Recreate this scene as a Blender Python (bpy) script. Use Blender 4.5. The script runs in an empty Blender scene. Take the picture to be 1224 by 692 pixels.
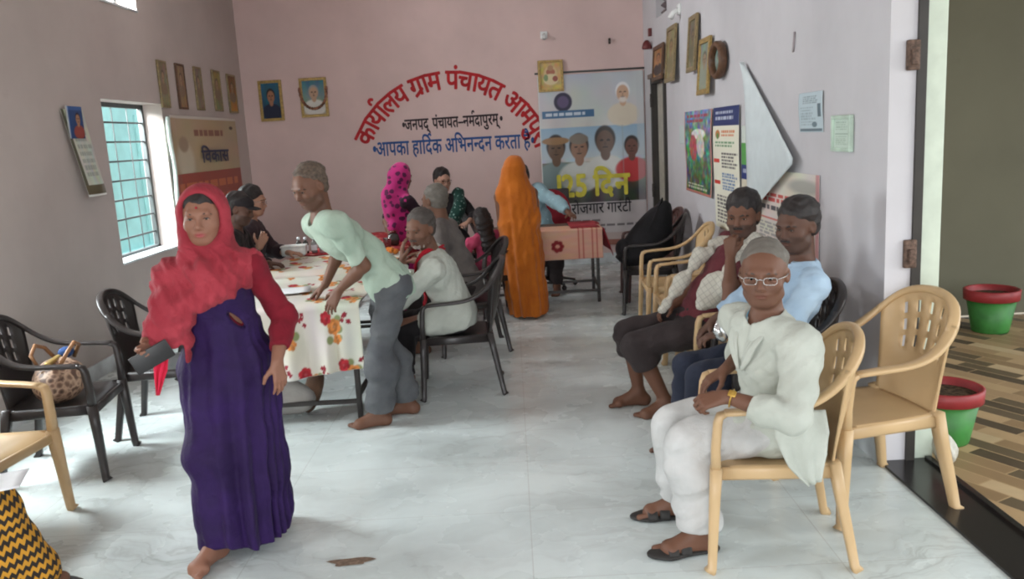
import bpy, bmesh, math, random
import numpy as np
from mathutils import Vector, Matrix

scene = bpy.context.scene
COL = scene.collection
rnd = random.Random(7)
nrs = np.random.RandomState(5)

# ------------------------------------------------------------------ camera
F_PX, CAM_H = 1000.0, 1.7
YAW, PITCH, ROLL = math.radians(-0.4), math.radians(10.4), math.radians(-3.25)
_f = np.array([math.sin(YAW) * math.cos(PITCH), math.cos(YAW) * math.cos(PITCH), -math.sin(PITCH)])
_r = np.array([math.cos(YAW), -math.sin(YAW), 0.0])
_u = np.cross(_r, _f)
_c, _s = math.cos(ROLL), math.sin(ROLL)
CM = np.array([_c * _r + _s * _u, -_s * _r + _c * _u, _f])
CO = np.array([0.0, 0.0, CAM_H])
cam_data = bpy.data.cameras.new('camera')
cam_data.sensor_width = 36.0
cam_data.lens = 36.0 * F_PX / 1224.0
cam_data.clip_start = 0.05
cam = bpy.data.objects.new('camera', cam_data)
COL.objects.link(cam)
cam.matrix_world = Matrix(((CM[0][0], CM[1][0], -CM[2][0], 0), (CM[0][1], CM[1][1], -CM[2][1], 0),
                           (CM[0][2], CM[1][2], -CM[2][2], CAM_H), (0, 0, 0, 1)))
scene.camera = cam

# ------------------------------------------------------------------ world, light, exposure
scene.view_settings.view_transform = 'Standard'
scene.view_settings.look = 'None'
scene.view_settings.gamma = 1.0
scene.view_settings.use_curve_mapping = False
scene.view_settings.exposure = 0.74
scene.cycles.use_denoising = True
scene.cycles.max_bounces = 8
scene.cycles.diffuse_bounces = 5
scene.cycles.transparent_max_bounces = 8
scene.cycles.sample_clamp_indirect = 6.0
scene.cycles.filter_width = 2.0
world = bpy.data.worlds.new('sky')
scene.world = world
world.use_nodes = True
_bg = world.node_tree.nodes['Background']
_bg.inputs[0].default_value = (0.86, 0.94, 1.0, 1)
_bg.inputs[1].default_value = 1.6

# room: camera stands inside near the rear end, looking down +Y
XL, XR, YB, YF, ZC = -3.35, 1.75, 10.9, -2.2, 3.9


def area(name, loc, direction, sx, sy, power, color=(1, 1, 1), spread=170):
    l = bpy.data.lights.new(name, 'AREA')
    l.shape = 'RECTANGLE'
    l.size, l.size_y, l.energy, l.color = sx, sy, power, color
    l.spread = math.radians(spread)
    o = bpy.data.objects.new(name, l)
    COL.objects.link(o)
    o.location = loc
    o.rotation_euler = Vector(direction).to_track_quat('-Z', 'Y').to_euler()
    return o


# daylight coming through the room's openings (lamps sit outside the glass), plus one added wall fill
area('daylight_window_far', (XL - 0.75, 7.7, 2.75), (1, 0, -0.9), 1.2, 0.9, 240, (0.90, 0.98, 1.0))
area('daylight_window_near', (XL - 0.75, 4.6, 2.7), (1, -0.02, -0.85), 1.4, 0.9, 175, (0.90, 0.98, 1.0))
area('daylight_window_side', (XL - 0.4, 4.6, 1.5), (1, 0.1, -0.1), 1.2, 1.3, 40, (0.92, 0.98, 1.0))
area('daylight_window_rear', (XL - 0.6, 1.2, 2.3), (1, 0.25, -0.6), 1.3, 1.2, 100, (0.92, 0.98, 1.0))
area('daylight_vent_far', (XL - 0.4, 7.65, 3.35), (1, 0.1, -0.1), 0.7, 0.5, 90, (0.97, 0.98, 1.0))
area('added_wall_fill_near', (XL - 0.4, 3.9, 3.35), (1, 0.3, -0.05), 0.7, 0.5, 70, (0.97, 0.98, 1.0))  # added fill aimed at the upper walls; no vent is cut here
area('daylight_rear_door', (-0.6, YF - 0.4, 1.5), (0, 1, 0.12), 3.2, 2.4, 92, (0.97, 0.98, 1.0))
area('daylight_porch', (5.4, 2.5, 2.3), (-1, 0.15, -0.35), 2.6, 2.0, 36, (1.0, 0.97, 0.90))


def W(px, py, Y):                       # point of the photograph's ray at depth Y
    d = np.array([(px - 612) / F_PX, (346 - py) / F_PX, 1.0]) @ CM
    return CO + d * Y / d[1]


def WX(px, py, X):                      # ... on a side wall
    d = np.array([(px - 612) / F_PX, (346 - py) / F_PX, 1.0]) @ CM
    return CO + d * X / d[0]


def WZ(px, py, z=0.0):                  # ... on a level surface
    d = np.array([(px - 612) / F_PX, (346 - py) / F_PX, 1.0]) @ CM
    return CO + d * (z - CAM_H) / d[2]


# ------------------------------------------------------------------ colours and materials
def lin(c):
    c = np.asarray(c, float) / 255.0
    return np.where(c <= 0.04045, c / 12.92, ((c + 0.055) / 1.055) ** 2.4)


def rgba(c):
    l = lin(c)
    return (float(l[0]), float(l[1]), float(l[2]), 1.0)


class NT:
    def __init__(s, name, rough=0.6, spec=0.4):
        s.m = bpy.data.materials.new(name)
        s.m.use_nodes = True
        s.t = s.m.node_tree
        s.b = s.t.nodes['Principled BSDF']
        s.b.inputs['Roughness'].default_value = rough
        s.b.inputs['Specular IOR Level'].default_value = spec

    def n(s, typ, **kw):
        nd = s.t.nodes.new(typ)
        for k, v in kw.items():
            if k.startswith('_'):
                setattr(nd, k[1:], v)
            else:
                nd.inputs[k.replace('__', ' ')].default_value = v
        return nd

    def l(s, a, b):
        s.t.links.new(a, b)

    def coord(s, kind='Object', scale=(1, 1, 1), rot=(0, 0, 0), loc=(0, 0, 0)):
        tc = s.n('ShaderNodeTexCoord')
        mp = s.n('ShaderNodeMapping', Scale=scale, Rotation=rot, Location=loc)
        s.l(tc.outputs[kind], mp.inputs[0])
        return mp.outputs[0]

    def noise(s, vec, scale, detail=3.0, rough=0.5, dist=0.0):
        nd = s.n('ShaderNodeTexNoise', Scale=scale, Detail=detail, Roughness=rough, Distortion=dist)
        s.l(vec, nd.inputs['Vector'])
        return nd.outputs['Fac']

    def ramp(s, fac, stops, interp='LINEAR'):
        nd = s.n('ShaderNodeValToRGB')
        nd.color_ramp.interpolation = interp
        el = nd.color_ramp.elements
        while len(el) < len(stops):
            el.new(0.5)
        for e, (p, c) in zip(el, stops):
            e.position = p
            e.color = c if len(c) == 4 else rgba(c)
        s.l(fac, nd.inputs[0])
        return nd.outputs[0]

    def mix(s, fac, a, b, mode='MIX'):
        nd = s.n('ShaderNodeMix', _data_type='RGBA', _blend_type=mode)
        for sock, v in ((nd.inputs[0], fac), (nd.inputs[6], a), (nd.inputs[7], b)):
            if isinstance(v, bpy.types.NodeSocket):
                s.l(v, sock)
            elif isinstance(v, (int, float)):
                sock.default_value = v
            else:
                sock.default_value = v if len(v) == 4 else rgba(v)
        return nd.outputs[2]

    def math(s, op, a, b=0.0, c=0.0):
        nd = s.n('ShaderNodeMath', _operation=op)
        for i, v in enumerate((a, b, c)):
            if isinstance(v, bpy.types.NodeSocket):
                s.l(v, nd.inputs[i])
            else:
                nd.inputs[i].default_value = v
        return nd.outputs[0]

    def bump(s, h, strength=0.2, dist=0.01):
        nd = s.n('ShaderNodeBump', Strength=strength, Distance=dist)
        s.l(h, nd.inputs['Height'])
        s.l(nd.outputs[0], s.b.inputs['Normal'])

    def base(s, v):
        if isinstance(v, bpy.types.NodeSocket):
            s.l(v, s.b.inputs['Base Color'])
        else:
            s.b.inputs['Base Color'].default_value = rgba(v)


MATS = {}


def plain(name, c, rough=0.5, spec=0.4, metal=0.0, var=0.08, scale=12.0, bump=0.0):
    if name in MATS:
        return MATS[name]
    t = NT(name, rough, spec)
    v = t.coord('Object')
    f = t.noise(v, scale, 4.0)
    c = np.asarray(c, float)
    t.base(t.ramp(f, [(0.3, tuple(np.clip(c * (1 - var), 0, 255))), (0.7, tuple(np.clip(c * (1 + var), 0, 255)))]))
    t.b.inputs['Metallic'].default_value = metal
    if bump:
        t.bump(t.noise(v, scale * 6, 3.0), bump, 0.004)
    MATS[name] = t.m
    return t.m


def cloth(name, c, c2=None, rough=0.85, fold=0.25, weave=900.0):
    """woven cloth: slight tone drift, soft small creases, fine weave"""
    if name in MATS:
        return MATS[name]
    t = NT(name, rough, 0.2)
    v = t.coord('Object')
    c = np.asarray(c, float)
    c2 = np.asarray(c2, float) if c2 is not None else c * 0.9
    f = t.noise(v, 7.0, 4.0)
    t.base(t.ramp(f, [(0.35, tuple(np.clip(c2, 0, 255))), (0.65, tuple(np.clip(c, 0, 255)))]))
    h = t.math('ADD', t.noise(v, 22.0, 2.0, 0.5, 1.2), t.math('MULTIPLY', t.noise(v, weave, 1.0), 0.06))
    t.bump(h, fold, 0.02)
    t.b.inputs['Sheen Weight'].default_value = 0.04
    MATS[name] = t.m
    return t.m


def vcol(name, rough=0.5, spec=0.3, sss=0.0, bump=0.0):
    """colour stored on the mesh (printed paper, printed cloth, skin tone)"""
    if name in MATS:
        return MATS[name]
    t = NT(name, rough, spec)
    a = t.n('ShaderNodeAttribute', _attribute_name='Col')
    v = t.coord('Object')
    t.l(t.mix(t.noise(v, 40.0, 3.0), t.mix(0.0, a.outputs[0], a.outputs[0]), a.outputs[0]), t.b.inputs['Base Color'])
    if sss:
        t.b.inputs['Subsurface Weight'].default_value = sss
        t.b.inputs['Subsurface Radius'].default_value = (0.012, 0.005, 0.003)
        t.b.inputs['Subsurface Scale'].default_value = 0.6
    if bump:
        t.bump(t.noise(v, 120.0, 3.0), bump, 0.003)
    MATS[name] = t.m
    return t.m


# ------------------------------------------------------------------ objects
def link(name, me, mat=None, parent=None, smooth=True, loc=None):
    o = bpy.data.objects.new(name, me)
    COL.objects.link(o)
    if mat is not None:
        me.materials.append(mat)
    if parent is not None:
        o.parent = parent
    if loc is not None:
        o.location = loc
    if smooth and len(me.polygons):
        me.polygons.foreach_set('use_smooth', np.ones(len(me.polygons), bool))
    return o


def tag(o, label=None, cat=None, group=None, kind=None):
    if label:
        o['label'] = label
    if cat:
        o['category'] = cat
    if group:
        o['group'] = group
    if kind:
        o['kind'] = kind
    return o


def empty(name, loc, label, cat, group=None, rz=0.0):
    o = bpy.data.objects.new(name, None)
    o.empty_display_size = 0.1
    COL.objects.link(o)
    o.location = loc
    o.rotation_euler = (0, 0, rz)
    return tag(o, label, cat, group)


def copy_tree(o, parent=None):
    c = o.copy()
    COL.objects.link(c)
    if parent is not None:
        c.parent = parent
    for ch in list(o.children):
        copy_tree(ch, c)
    return c


def np_mesh(name, v, faces, col=None):
    """v (n,3); faces (m,k) with constant k"""
    me = bpy.data.meshes.new(name)
    v = np.asarray(v, np.float32)
    faces = np.asarray(faces, np.int32)
    k = faces.shape[1]
    me.vertices.add(len(v))
    me.vertices.foreach_set('co', v.ravel())
    me.loops.add(faces.size)
    me.loops.foreach_set('vertex_index', faces.ravel())
    me.polygons.add(len(faces))
    me.polygons.foreach_set('loop_start', np.arange(0, faces.size, k, dtype=np.int32))
    me.update(calc_edges=True)
    if col is not None:
        set_col(me, col)
    return me


def set_col(me, col):
    a = me.color_attributes.new('Col', 'FLOAT_COLOR', 'POINT')
    c = np.ones((len(me.vertices), 4), np.float32)
    c[:len(col), :3] = col
    a.data.foreach_set('color', c.ravel())


class MB:
    """collects simple shapes into ONE mesh"""

    def __init__(s):
        s.v, s.f = [], []

    def add(s, vs, fs):
        o = len(s.v)
        s.v += [tuple(map(float, p)) for p in vs]
        s.f += [tuple(i + o for i in f) for f in fs]

    def box(s, c, d, R=None, bev=0.0):
        bm = bmesh.new()
        bmesh.ops.create_cube(bm, size=1.0)
        for v in bm.verts:
            v.co = Vector((v.co.x * d[0], v.co.y * d[1], v.co.z * d[2]))
        if bev:
            bmesh.ops.bevel(bm, geom=list(bm.edges), offset=bev, segments=2, profile=0.6, affect='EDGES')
        bm.verts.index_update()
        vs = np.array([v.co[:] for v in bm.verts])
        if R is not None:
            vs = vs @ np.asarray(R, float).T
        s.add(vs + np.asarray(c, float), [[v.index for v in f.verts] for f in bm.faces])
        bm.free()

    def bar(s, a, b, w, d, w2=None, d2=None, up=(0, 0, 1), n=8):
        """tapered rounded bar from a to b: section w x d"""
        s.sweep([a, b], [(w, d), (w2 or w, d2 or d)], up, n, sq=0.55)

    def tube(s, pts, r, n=10):
        if not isinstance(r, (list, tuple, np.ndarray)):
            r = [r] * len(pts)
        s.sweep(pts, [(2 * q, 2 * q) for q in r], (0.31, 0.2, 0.93), n, sq=1.0)

    def sweep(s, pts, secs, up=(0, 0, 1), n=10, sq=0.6, closed=False):
        pts = np.asarray(pts, float)
        m = len(pts)
        if not isinstance(secs, list):
            secs = [secs] * m
        up = np.asarray(up, float)
        rings, px_ = [], None
        for i in range(m):
            if closed:
                t = pts[(i + 1) % m] - pts[i - 1]
            else:
                t = pts[min(i + 1, m - 1)] - pts[max(i - 1, 0)]
            t /= np.linalg.norm(t) + 1e-9
            x = np.cross(t, up)
            if np.linalg.norm(x) < 0.05:
                x = px_ if px_ is not None else np.cross(t, (1, 0, 0.1))
            x /= np.linalg.norm(x) + 1e-9
            if px_ is not None and np.dot(x, px_) < 0:
                x = -x
            px_ = x
            z = np.cross(x, t)
            a = np.arange(n) * 2 * np.pi / n + np.pi / n
            ca, sa = np.cos(a), np.sin(a)
            ca, sa = np.sign(ca) * abs(ca) ** sq, np.sign(sa) * abs(sa) ** sq
            w, d = secs[i]
            rings.append(pts[i] + np.outer(ca * w / 2, x) + np.outer(sa * d / 2, z))
        vs = np.concatenate(rings)
        fs = []
        for i in range(m if closed else m - 1):
            a0, b0 = i * n, ((i + 1) % m) * n
            for j in range(n):
                fs.append((a0 + j, a0 + (j + 1) % n, b0 + (j + 1) % n, b0 + j))
        if not closed:
            fs.append(tuple(range(n))[::-1])
            fs.append(tuple(range((m - 1) * n, m * n)))
        s.add(vs, fs)

    def lathe(s, prof, c=(0, 0, 0), n=28, cap=True):
        vs, fs = [], []
        for r, z in prof:
            for j in range(n):
                a = 2 * math.pi * j / n
                vs.append((c[0] + r * math.cos(a), c[1] + r * math.sin(a), c[2] + z))
        for i in range(len(prof) - 1):
            for j in range(n):
                fs.append((i * n + j, i * n + (j + 1) % n, (i + 1) * n + (j + 1) % n, (i + 1) * n + j))
        if cap:
            fs.append(tuple(range(n))[::-1])
            fs.append(tuple(range((len(prof) - 1) * n, len(prof) * n)))
        s.add(vs, fs)

    def ball(s, c, r, R=None, n=14, m=9):
        r = (r, r, r) if isinstance(r, (int, float)) else r
        vs, fs = [], []
        for i in range(m + 1):
            t = math.pi * i / m
            for j in range(n):
                a = 2 * math.pi * j / n
                vs.append((r[0] * math.sin(t) * math.cos(a), r[1] * math.sin(t) * math.sin(a), r[2] * math.cos(t)))
        for i in range(m):
            for j in range(n):
                fs.append((i * n + j, (i + 1) * n + j, (i + 1) * n + (j + 1) % n, i * n + (j + 1) % n))
        vs = np.array(vs)
        if R is not None:
            vs = vs @ np.asarray(R, float).T
        s.add(vs + np.asarray(c, float), fs)

    def grid(s, P):
        """P: (a,b,3) array of points"""
        a, b = P.shape[:2]
        fs = [(i * b + j, i * b + j + 1, (i + 1) * b + j + 1, (i + 1) * b + j) for i in range(a - 1) for j in range(b - 1)]
        s.add(P.reshape(-1, 3), fs)

    def mesh(s, name):
        me = bpy.data.meshes.new(name)
        me.from_pydata(s.v, [], s.f)
        me.update()
        return me

    def build(s, name, mat, parent=None, smooth=True, solid=0.0, sharp=None):
        o = link(name, s.mesh(name), mat, parent, smooth)
        if solid:
            md = o.modifiers.new('thickness', 'SOLIDIFY')
            md.thickness = solid
            md.offset = 0
        if smooth and sharp:
            try:
                o.data.set_sharp_from_angle(angle=math.radians(sharp))
            except Exception:
                pass
        return o


def sheet(name, P, col, mat, parent=None, thick=0.004):
    """closed thin sheet from a grid of points with a colour per point; thickness along the grid's normal"""
    a, b = P.shape[:2]
    n = np.cross(P[0, -1] - P[0, 0], P[-1, 0] - P[0, 0])
    n /= np.linalg.norm(n)
    v = np.concatenate([P.reshape(-1, 3), (P - n * thick).reshape(-1, 3)])
    i, j = np.meshgrid(np.arange(a - 1), np.arange(b - 1), indexing='ij')
    q = np.stack([i * b + j, i * b + j + 1, (i + 1) * b + j + 1, (i + 1) * b + j], -1).reshape(-1, 4)
    q2 = q[:, ::-1] + a * b
    ring = [(0, k) for k in range(b)] + [(k, b - 1) for k in range(1, a)] + [(a - 1, k) for k in range(b - 2, -1, -1)] + [(k, 0) for k in range(a - 2, 0, -1)]
    r = np.array([x * b + y for x, y in ring])
    r2 = np.roll(r, -1)
    q3 = np.stack([r2, r, r + a * b, r2 + a * b], -1)
    me = np_mesh(name, v, np.concatenate([q, q2, q3]))
    c = np.asarray(col, np.float32).reshape(-1, 3)
    set_col(me, np.concatenate([c, c * 0 + np.array(lin((225, 225, 220)), np.float32)]))
    return link(name, me, mat, parent, smooth=True)


class Paint:
    """small numpy canvas (row 0 = top); sRGB in, linear out"""

    def __init__(s, w, h, bg):
        s.w, s.h = w, h
        s.a = np.empty((h, w, 3))
        s.a[:] = bg
        yy, xx = np.mgrid[0:h, 0:w]
        s.x, s.y = (xx + .5) / w, (yy + .5) / h
        s.asp = h / w

    def put(s, m, c, alpha=1.0):
        m = np.clip(m, 0, 1)[..., None] * alpha
        s.a = s.a * (1 - m) + np.asarray(c, float) * m

    def rect(s, x0, y0, x1, y1, c, alpha=1.0):
        s.put(((s.x >= x0) & (s.x <= x1) & (s.y >= y0) & (s.y <= y1)).astype(float), c, alpha)

    def ell(s, cx, cy, rx, ry, c, alpha=1.0, soft=0.15, rot=0.0):
        dx, dy = s.x - cx, (s.y - cy)
        if rot:
            dy = dy * s.asp
            ry = ry * s.asp
            dx, dy = dx * math.cos(rot) + dy * math.sin(rot), -dx * math.sin(rot) + dy * math.cos(rot)
        d = np.sqrt((dx / rx) ** 2 + (dy / ry) ** 2)
        s.put((1 - d) / soft + .5, c, alpha)

    def grad(s, c0, c1, y0=0.0, y1=1.0, x0=0.0, x1=1.0):
        t = np.clip((s.y - y0) / (y1 - y0), 0, 1)[..., None]
        m = ((s.y >= y0) & (s.y <= y1) & (s.x >= x0) & (s.x <= x1))[..., None]
        s.a = np.where(m, np.asarray(c0, float) * (1 - t) + np.asarray(c1, float) * t, s.a)

    def noise(s, amp, cells=18, seed=1, box=None):
        r = np.random.RandomState(seed)
        g = r.rand(cells + 2, cells + 2, 3) - .5
        u, v = s.x * cells, s.y * cells
        i, j = u.astype(int), v.astype(int)
        fu, fv = (u - i)[..., None], (v - j)[..., None]
        q = (g[j, i] * (1 - fu) + g[j, i + 1] * fu) * (1 - fv) + (g[j + 1, i] * (1 - fu) + g[j + 1, i + 1] * fu) * fv
        if box:
            q = q * ((s.x > box[0]) & (s.x < box[2]) & (s.y > box[1]) & (s.y < box[3]))[..., None]
        s.a = np.clip(s.a + q * amp, 0, 255)

    def bust(s, cx, cy, r, skin, hair, dress, grey=False, hairline=0.35):
        """printed head-and-shoulders figure; r = head half width"""
        k = 1 / s.asp
        s.ell(cx, cy + 3.1 * r * k, 2.4 * r, 1.7 * r * k, dress)
        s.ell(cx, cy + 1.25 * r * k, .5 * r, .7 * r * k, skin)
        s.ell(cx, cy - .25 * r * k, 1.08 * r, 1.3 * r * k, hair)
        s.ell(cx, cy + .1 * r * k, .92 * r, 1.2 * r * k, skin)
        s.ell(cx - .35 * r, cy - .1 * r * k, .2 * r, .1 * r * k, np.array(skin) * .35)
        s.ell(cx + .35 * r, cy - .1 * r * k, .2 * r, .1 * r * k, np.array(skin) * .35)
        s.ell(cx, cy + .6 * r * k, .32 * r, .08 * r * k, np.array(skin) * .55)
        s.ell(cx, cy + .25 * r * k, .12 * r, .25 * r * k, np.array(skin) * .85)
        if grey:
            s.ell(cx, cy + 1.0 * r * k, .62 * r, .42 * r * k, (220, 218, 214), .8, .6)

    def lines(s, x0, y0, x1, y1, n, c, seed=0, fill=0.6):
        """rows of small print too small to read in the photograph"""
        r = np.random.RandomState(seed)
        for i in range(n):
            ya = y0 + (y1 - y0) * i / n
            yb = ya + (y1 - y0) / n * fill
            x = x0
            end = x0 + (x1 - x0) * (0.7 + .3 * r.rand())
            while x < end:
                w = (x1 - x0) * (.05 + .12 * r.rand())
                s.rect(x, ya, min(x + w, end), yb, c, .8)
                x += w + (x1 - x0) * .03

    def lin(s):
        return lin(np.clip(s.a, 0, 255))


def plate(name, canvas, origin, ux, uy, mat, parent=None, thick=0.006, warp=None):
    """printed sheet: canvas stretched over origin + ux*[0..1] (right) + uy*[0..1] (down)"""
    origin, ux, uy = (np.asarray(q, float) for q in (origin, ux, uy))
    u = np.linspace(0, 1, canvas.w)[None, :, None]
    v = np.linspace(0, 1, canvas.h)[:, None, None]
    P = origin + u * ux + v * uy
    n = np.cross(uy, ux)
    n /= np.linalg.norm(n)
    if warp is not None:
        P = P + warp(u[..., 0], v[..., 0])[..., None] * n
    P = P[::-1]
    return sheet(name, P, canvas.lin()[::-1], mat, parent, thick)


# ------------------------------------------------------------------ lettering
def glyphs(txt, size=1.0, bold=0.0):
    """flat triangles of a string: (verts (n,2), tris, advance width)"""
    c = bpy.data.curves.new('lettering', 'FONT')
    c.body = txt
    c.size = size
    c.offset = bold
    c.resolution_u = 3
    o = bpy.data.objects.new('lettering', c)
    COL.objects.link(o)
    dg = bpy.context.evaluated_depsgraph_get()
    dg.update()
    me = o.evaluated_get(dg).to_mesh()
    me.calc_loop_triangles()
    v = np.array([x.co[:2] for x in me.vertices]).reshape(-1, 2)
    t = np.array([x.vertices[:] for x in me.loop_triangles], int).reshape(-1, 3)
    o.evaluated_get(dg).to_mesh_clear()
    bpy.data.objects.remove(o)
    bpy.data.curves.remove(c)
    w = (v[:, 0].max() if len(v) else size * .3)
    return v, t, w


def stroke2d(pts, w):
    pts = np.asarray(pts, float)
    v, t = [], []
    for i in range(len(pts)):
        d = pts[min(i + 1, len(pts) - 1)] - pts[max(i - 1, 0)]
        d /= np.linalg.norm(d) + 1e-9
        nrm = np.array([-d[1], d[0]]) * w / 2
        v += [pts[i] + nrm, pts[i] - nrm]
    for i in range(len(pts) - 1):
        t += [(2 * i, 2 * i + 1, 2 * i + 3), (2 * i, 2 * i + 3, 2 * i + 2)]
    return np.array(v), np.array(t)


def cluster(txt, size, bold, extra=()):
    """one written syllable (x, y, paint lift); extra: 'reph' hook, 'ra' slant under, 'half' = stem cut off"""
    v, t, w = glyphs(txt, size, 0.0)
    parts = [(v, t)]
    sw = size * .07
    if 'half' in extra:
        v = np.column_stack([np.minimum(v[:, 0], w * .60), v[:, 1]])
        parts[0] = (v, t)
        w = w * .60
    for e in extra:
        if e == 'reph':
            a = np.linspace(-1.2, 2.4, 9)
            parts.append(stroke2d(np.stack([w * .8 + size * .11 * np.cos(a + 1.4), size * .80 + size * .1 * np.sin(a + 1.4)], 1), sw))
        elif e == 'ra':
            parts.append(stroke2d(np.array([(w * .62, size * .20), (w * .40, size * .08), (w * .18, -size * .02)]), sw))
    # brush width: the strokes repeated around a small circle, each on its own coat
    vs, ts, n, lift = [], [], 0, 0.0
    ring = [(0, 0)] + [(bold * math.cos(a), bold * math.sin(a)) for a in np.arange(6) * math.pi / 3] if bold else [(0, 0)]
    for pv, pt in parts:
        for dx, dy in ring:
            vs.append(np.column_stack([pv + (dx, dy), np.full(len(pv), lift)]))
            ts.append(pt + n)
            n += len(pv)
            lift += .00025
    return np.concatenate(vs), np.concatenate(ts), w


def word_line(items, size, bold, gap=0.0):
    """items: strings or (string, extras); laid out along x"""
    out, x = [], 0.0
    for it in items:
        txt, ex = (it, ()) if isinstance(it, str) else it
        if txt == ' ':
            x += size * .26
            continue
        v, t, w = cluster(txt, size, bold, ex)
        out.append((v, t, x, w))
        x += w + gap
    return out, x


def flat_line(items, size, bold, gap=0.0):
    out, x = word_line(items, size, bold, gap)
    vs, ts, n = [], [], 0
    for v, t, x0, w in out:
        vs.append(v + (x0, 0, 0))
        ts.append(t + n)
        n += len(v)
    return np.concatenate(vs), np.concatenate(ts), x


def letters(name, v, t, origin, ux, uy, mat, parent, thick=0.003):
    """2-D lettering laid on a surface: origin + x*ux + y*uy, lifted by its paint's thickness"""
    origin, ux, uy = (np.asarray(q, float) for q in (origin, ux, uy))
    n = np.cross(ux, uy)
    n /= np.linalg.norm(n)
    P = origin + v[:, :1] * ux + v[:, 1:2] * uy
    me = bpy.data.meshes.new(name)
    me.from_pydata([tuple(p) for p in P + n * (thick + v[:, 2:3])], [], [tuple(int(i) for i in q) for q in t])
    me.update()
    return link(name, me, mat, parent, smooth=False)
# ------------------------------------------------------------------ setting: materials
def wall_mat(name, c, smear, spot=None):
    t = NT(name, 0.75, 0.25)
    v = t.coord('Object')
    big = t.noise(v, 0.9, 4.0, 0.6)
    fine = t.noise(v, 7.0, 5.0, 0.65)
    c = np.asarray(c, float)
    col = t.ramp(big, [(0.3, tuple(c * 0.95)), (0.7, tuple(np.clip(c * 1.03, 0, 255)))])
    m = t.ramp(fine, [(0.60, (0, 0, 0)), (0.80, (255, 255, 255))])
    col = t.mix(t.math('MULTIPLY', m, 0.35), col, tuple(np.asarray(smear, float)))
    if spot is not None:                    # old damp patch
        dv = t.n('ShaderNodeVectorMath', _operation='DISTANCE')
        t.l(v, dv.inputs[0])
        dv.inputs[1].default_value = spot
        dd_ = t.math('ADD', dv.outputs['Value'], t.math('MULTIPLY', t.noise(v, 4.0, 3.0), 0.25))
        col = t.mix(t.ramp(dd_, [(0.30, (90, 90, 90)), (0.62, (0, 0, 0))]), col, (128, 100, 100))
    t.base(col)
    t.bump(t.noise(v, 60.0, 3.0), 0.12, 0.004)
    return t.m


def floor_mat():
    t = NT('white_marble_tile', 0.2, 0.5)
    v = t.coord('Object')
    warp = t.n('ShaderNodeTexNoise', Scale=1.1, Detail=4.0, Roughness=0.6)
    t.l(v, warp.inputs['Vector'])
    add = t.n('ShaderNodeVectorMath', _operation='MULTIPLY_ADD')
    t.l(warp.outputs['Color'], add.inputs[0])
    add.inputs[1].default_value = (0.9, 0.9, 0.0)
    t.l(v, add.inputs[2])
    mp = t.n('ShaderNodeMapping', Rotation=(0, 0, 0.5), Scale=(0.55, 1.7, 1))
    t.l(add.outputs[0], mp.inputs[0])
    n1 = t.noise(mp.outputs[0], 1.3, 6.0, 0.55, 0.6)
    n2 = t.noise(mp.outputs[0], 3.1, 5.0, 0.6, 0.8)
    r1 = t.ramp(t.math('ABSOLUTE', t.math('SUBTRACT', n1, 0.5)), [(0.0, (255, 255, 255)), (0.018, (150, 150, 150)), (0.075, (0, 0, 0))])
    r2 = t.ramp(t.math('ABSOLUTE', t.math('SUBTRACT', n2, 0.5)), [(0.0, (150, 150, 150)), (0.03, (0, 0, 0))])
    vm = t.mix(1.0, r1, r2, 'ADD')
    cloud = t.noise(mp.outputs[0], 1.6, 5.0, 0.6)
    base = t.ramp(cloud, [(0.32, (192, 201, 200)), (0.62, (220, 230, 229))])
    gate = t.noise(v, 0.8, 2.0)
    gm = t.ramp(gate, [(0.42, (0, 0, 0)), (0.62, (255, 255, 255))])
    col = t.mix(t.math('MULTIPLY', t.math('MULTIPLY', vm, gm), 0.5), base, (150, 154, 152))
    br = t.n('ShaderNodeTexBrick', Scale=1.0, Mortar__Size=0.0025, Bias=0.0)
    br.offset = 0.0
    br.inputs['Brick Width'].default_value = 1.2
    br.inputs['Row Height'].default_value = 0.6
    br.inputs['Color1'].default_value = (0, 0, 0, 1)
    br.inputs['Color2'].default_value = (0, 0, 0, 1)
    br.inputs['Mortar'].default_value = (1, 1, 1, 1)
    t.l(v, br.inputs['Vector'])
    col = t.mix(t.math('MULTIPLY', br.outputs['Fac'], 0.4), col, (150, 150, 146))
    t.base(col)
    r = t.noise(v, 3.0, 4.0)
    rr = t.math('MULTIPLY_ADD', r, 0.22, 0.16)
    t.l(rr, t.b.inputs['Roughness'])
    return t.m


def porch_mat():
    t = NT('porch_mosaic_tile', 0.45, 0.4)
    v = t.coord('Object', rot=(0, 0, math.radians(62)))
    br = t.n('ShaderNodeTexBrick', Scale=1.0, Bias=0.1)
    br.inputs['Mortar Size'].default_value = 0.004
    br.inputs['Brick Width'].default_value = 0.42
    br.inputs['Row Height'].default_value = 0.105
    br.offset = 0.37
    br.inputs['Color1'].default_value = (0, 0, 0, 1)
    br.inputs['Color2'].default_value = (1, 1, 1, 1)
    br.inputs['Mortar'].default_value = (.5, .5, .5, 1)
    t.l(v, br.inputs['Vector'])
    col = t.ramp(br.outputs['Color'], [(0.0, (74, 62, 48)), (0.22, (150, 122, 88)), (0.45, (188, 158, 118)), (0.62, (96, 82, 62)), (0.8, (170, 140, 104)), (0.95, (200, 174, 136))], 'CONSTANT')
    t.base(t.mix(t.math('MULTIPLY', t.noise(v, 9.0, 4.0), 0.35), col, (120, 104, 82)))
    return t.m


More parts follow.
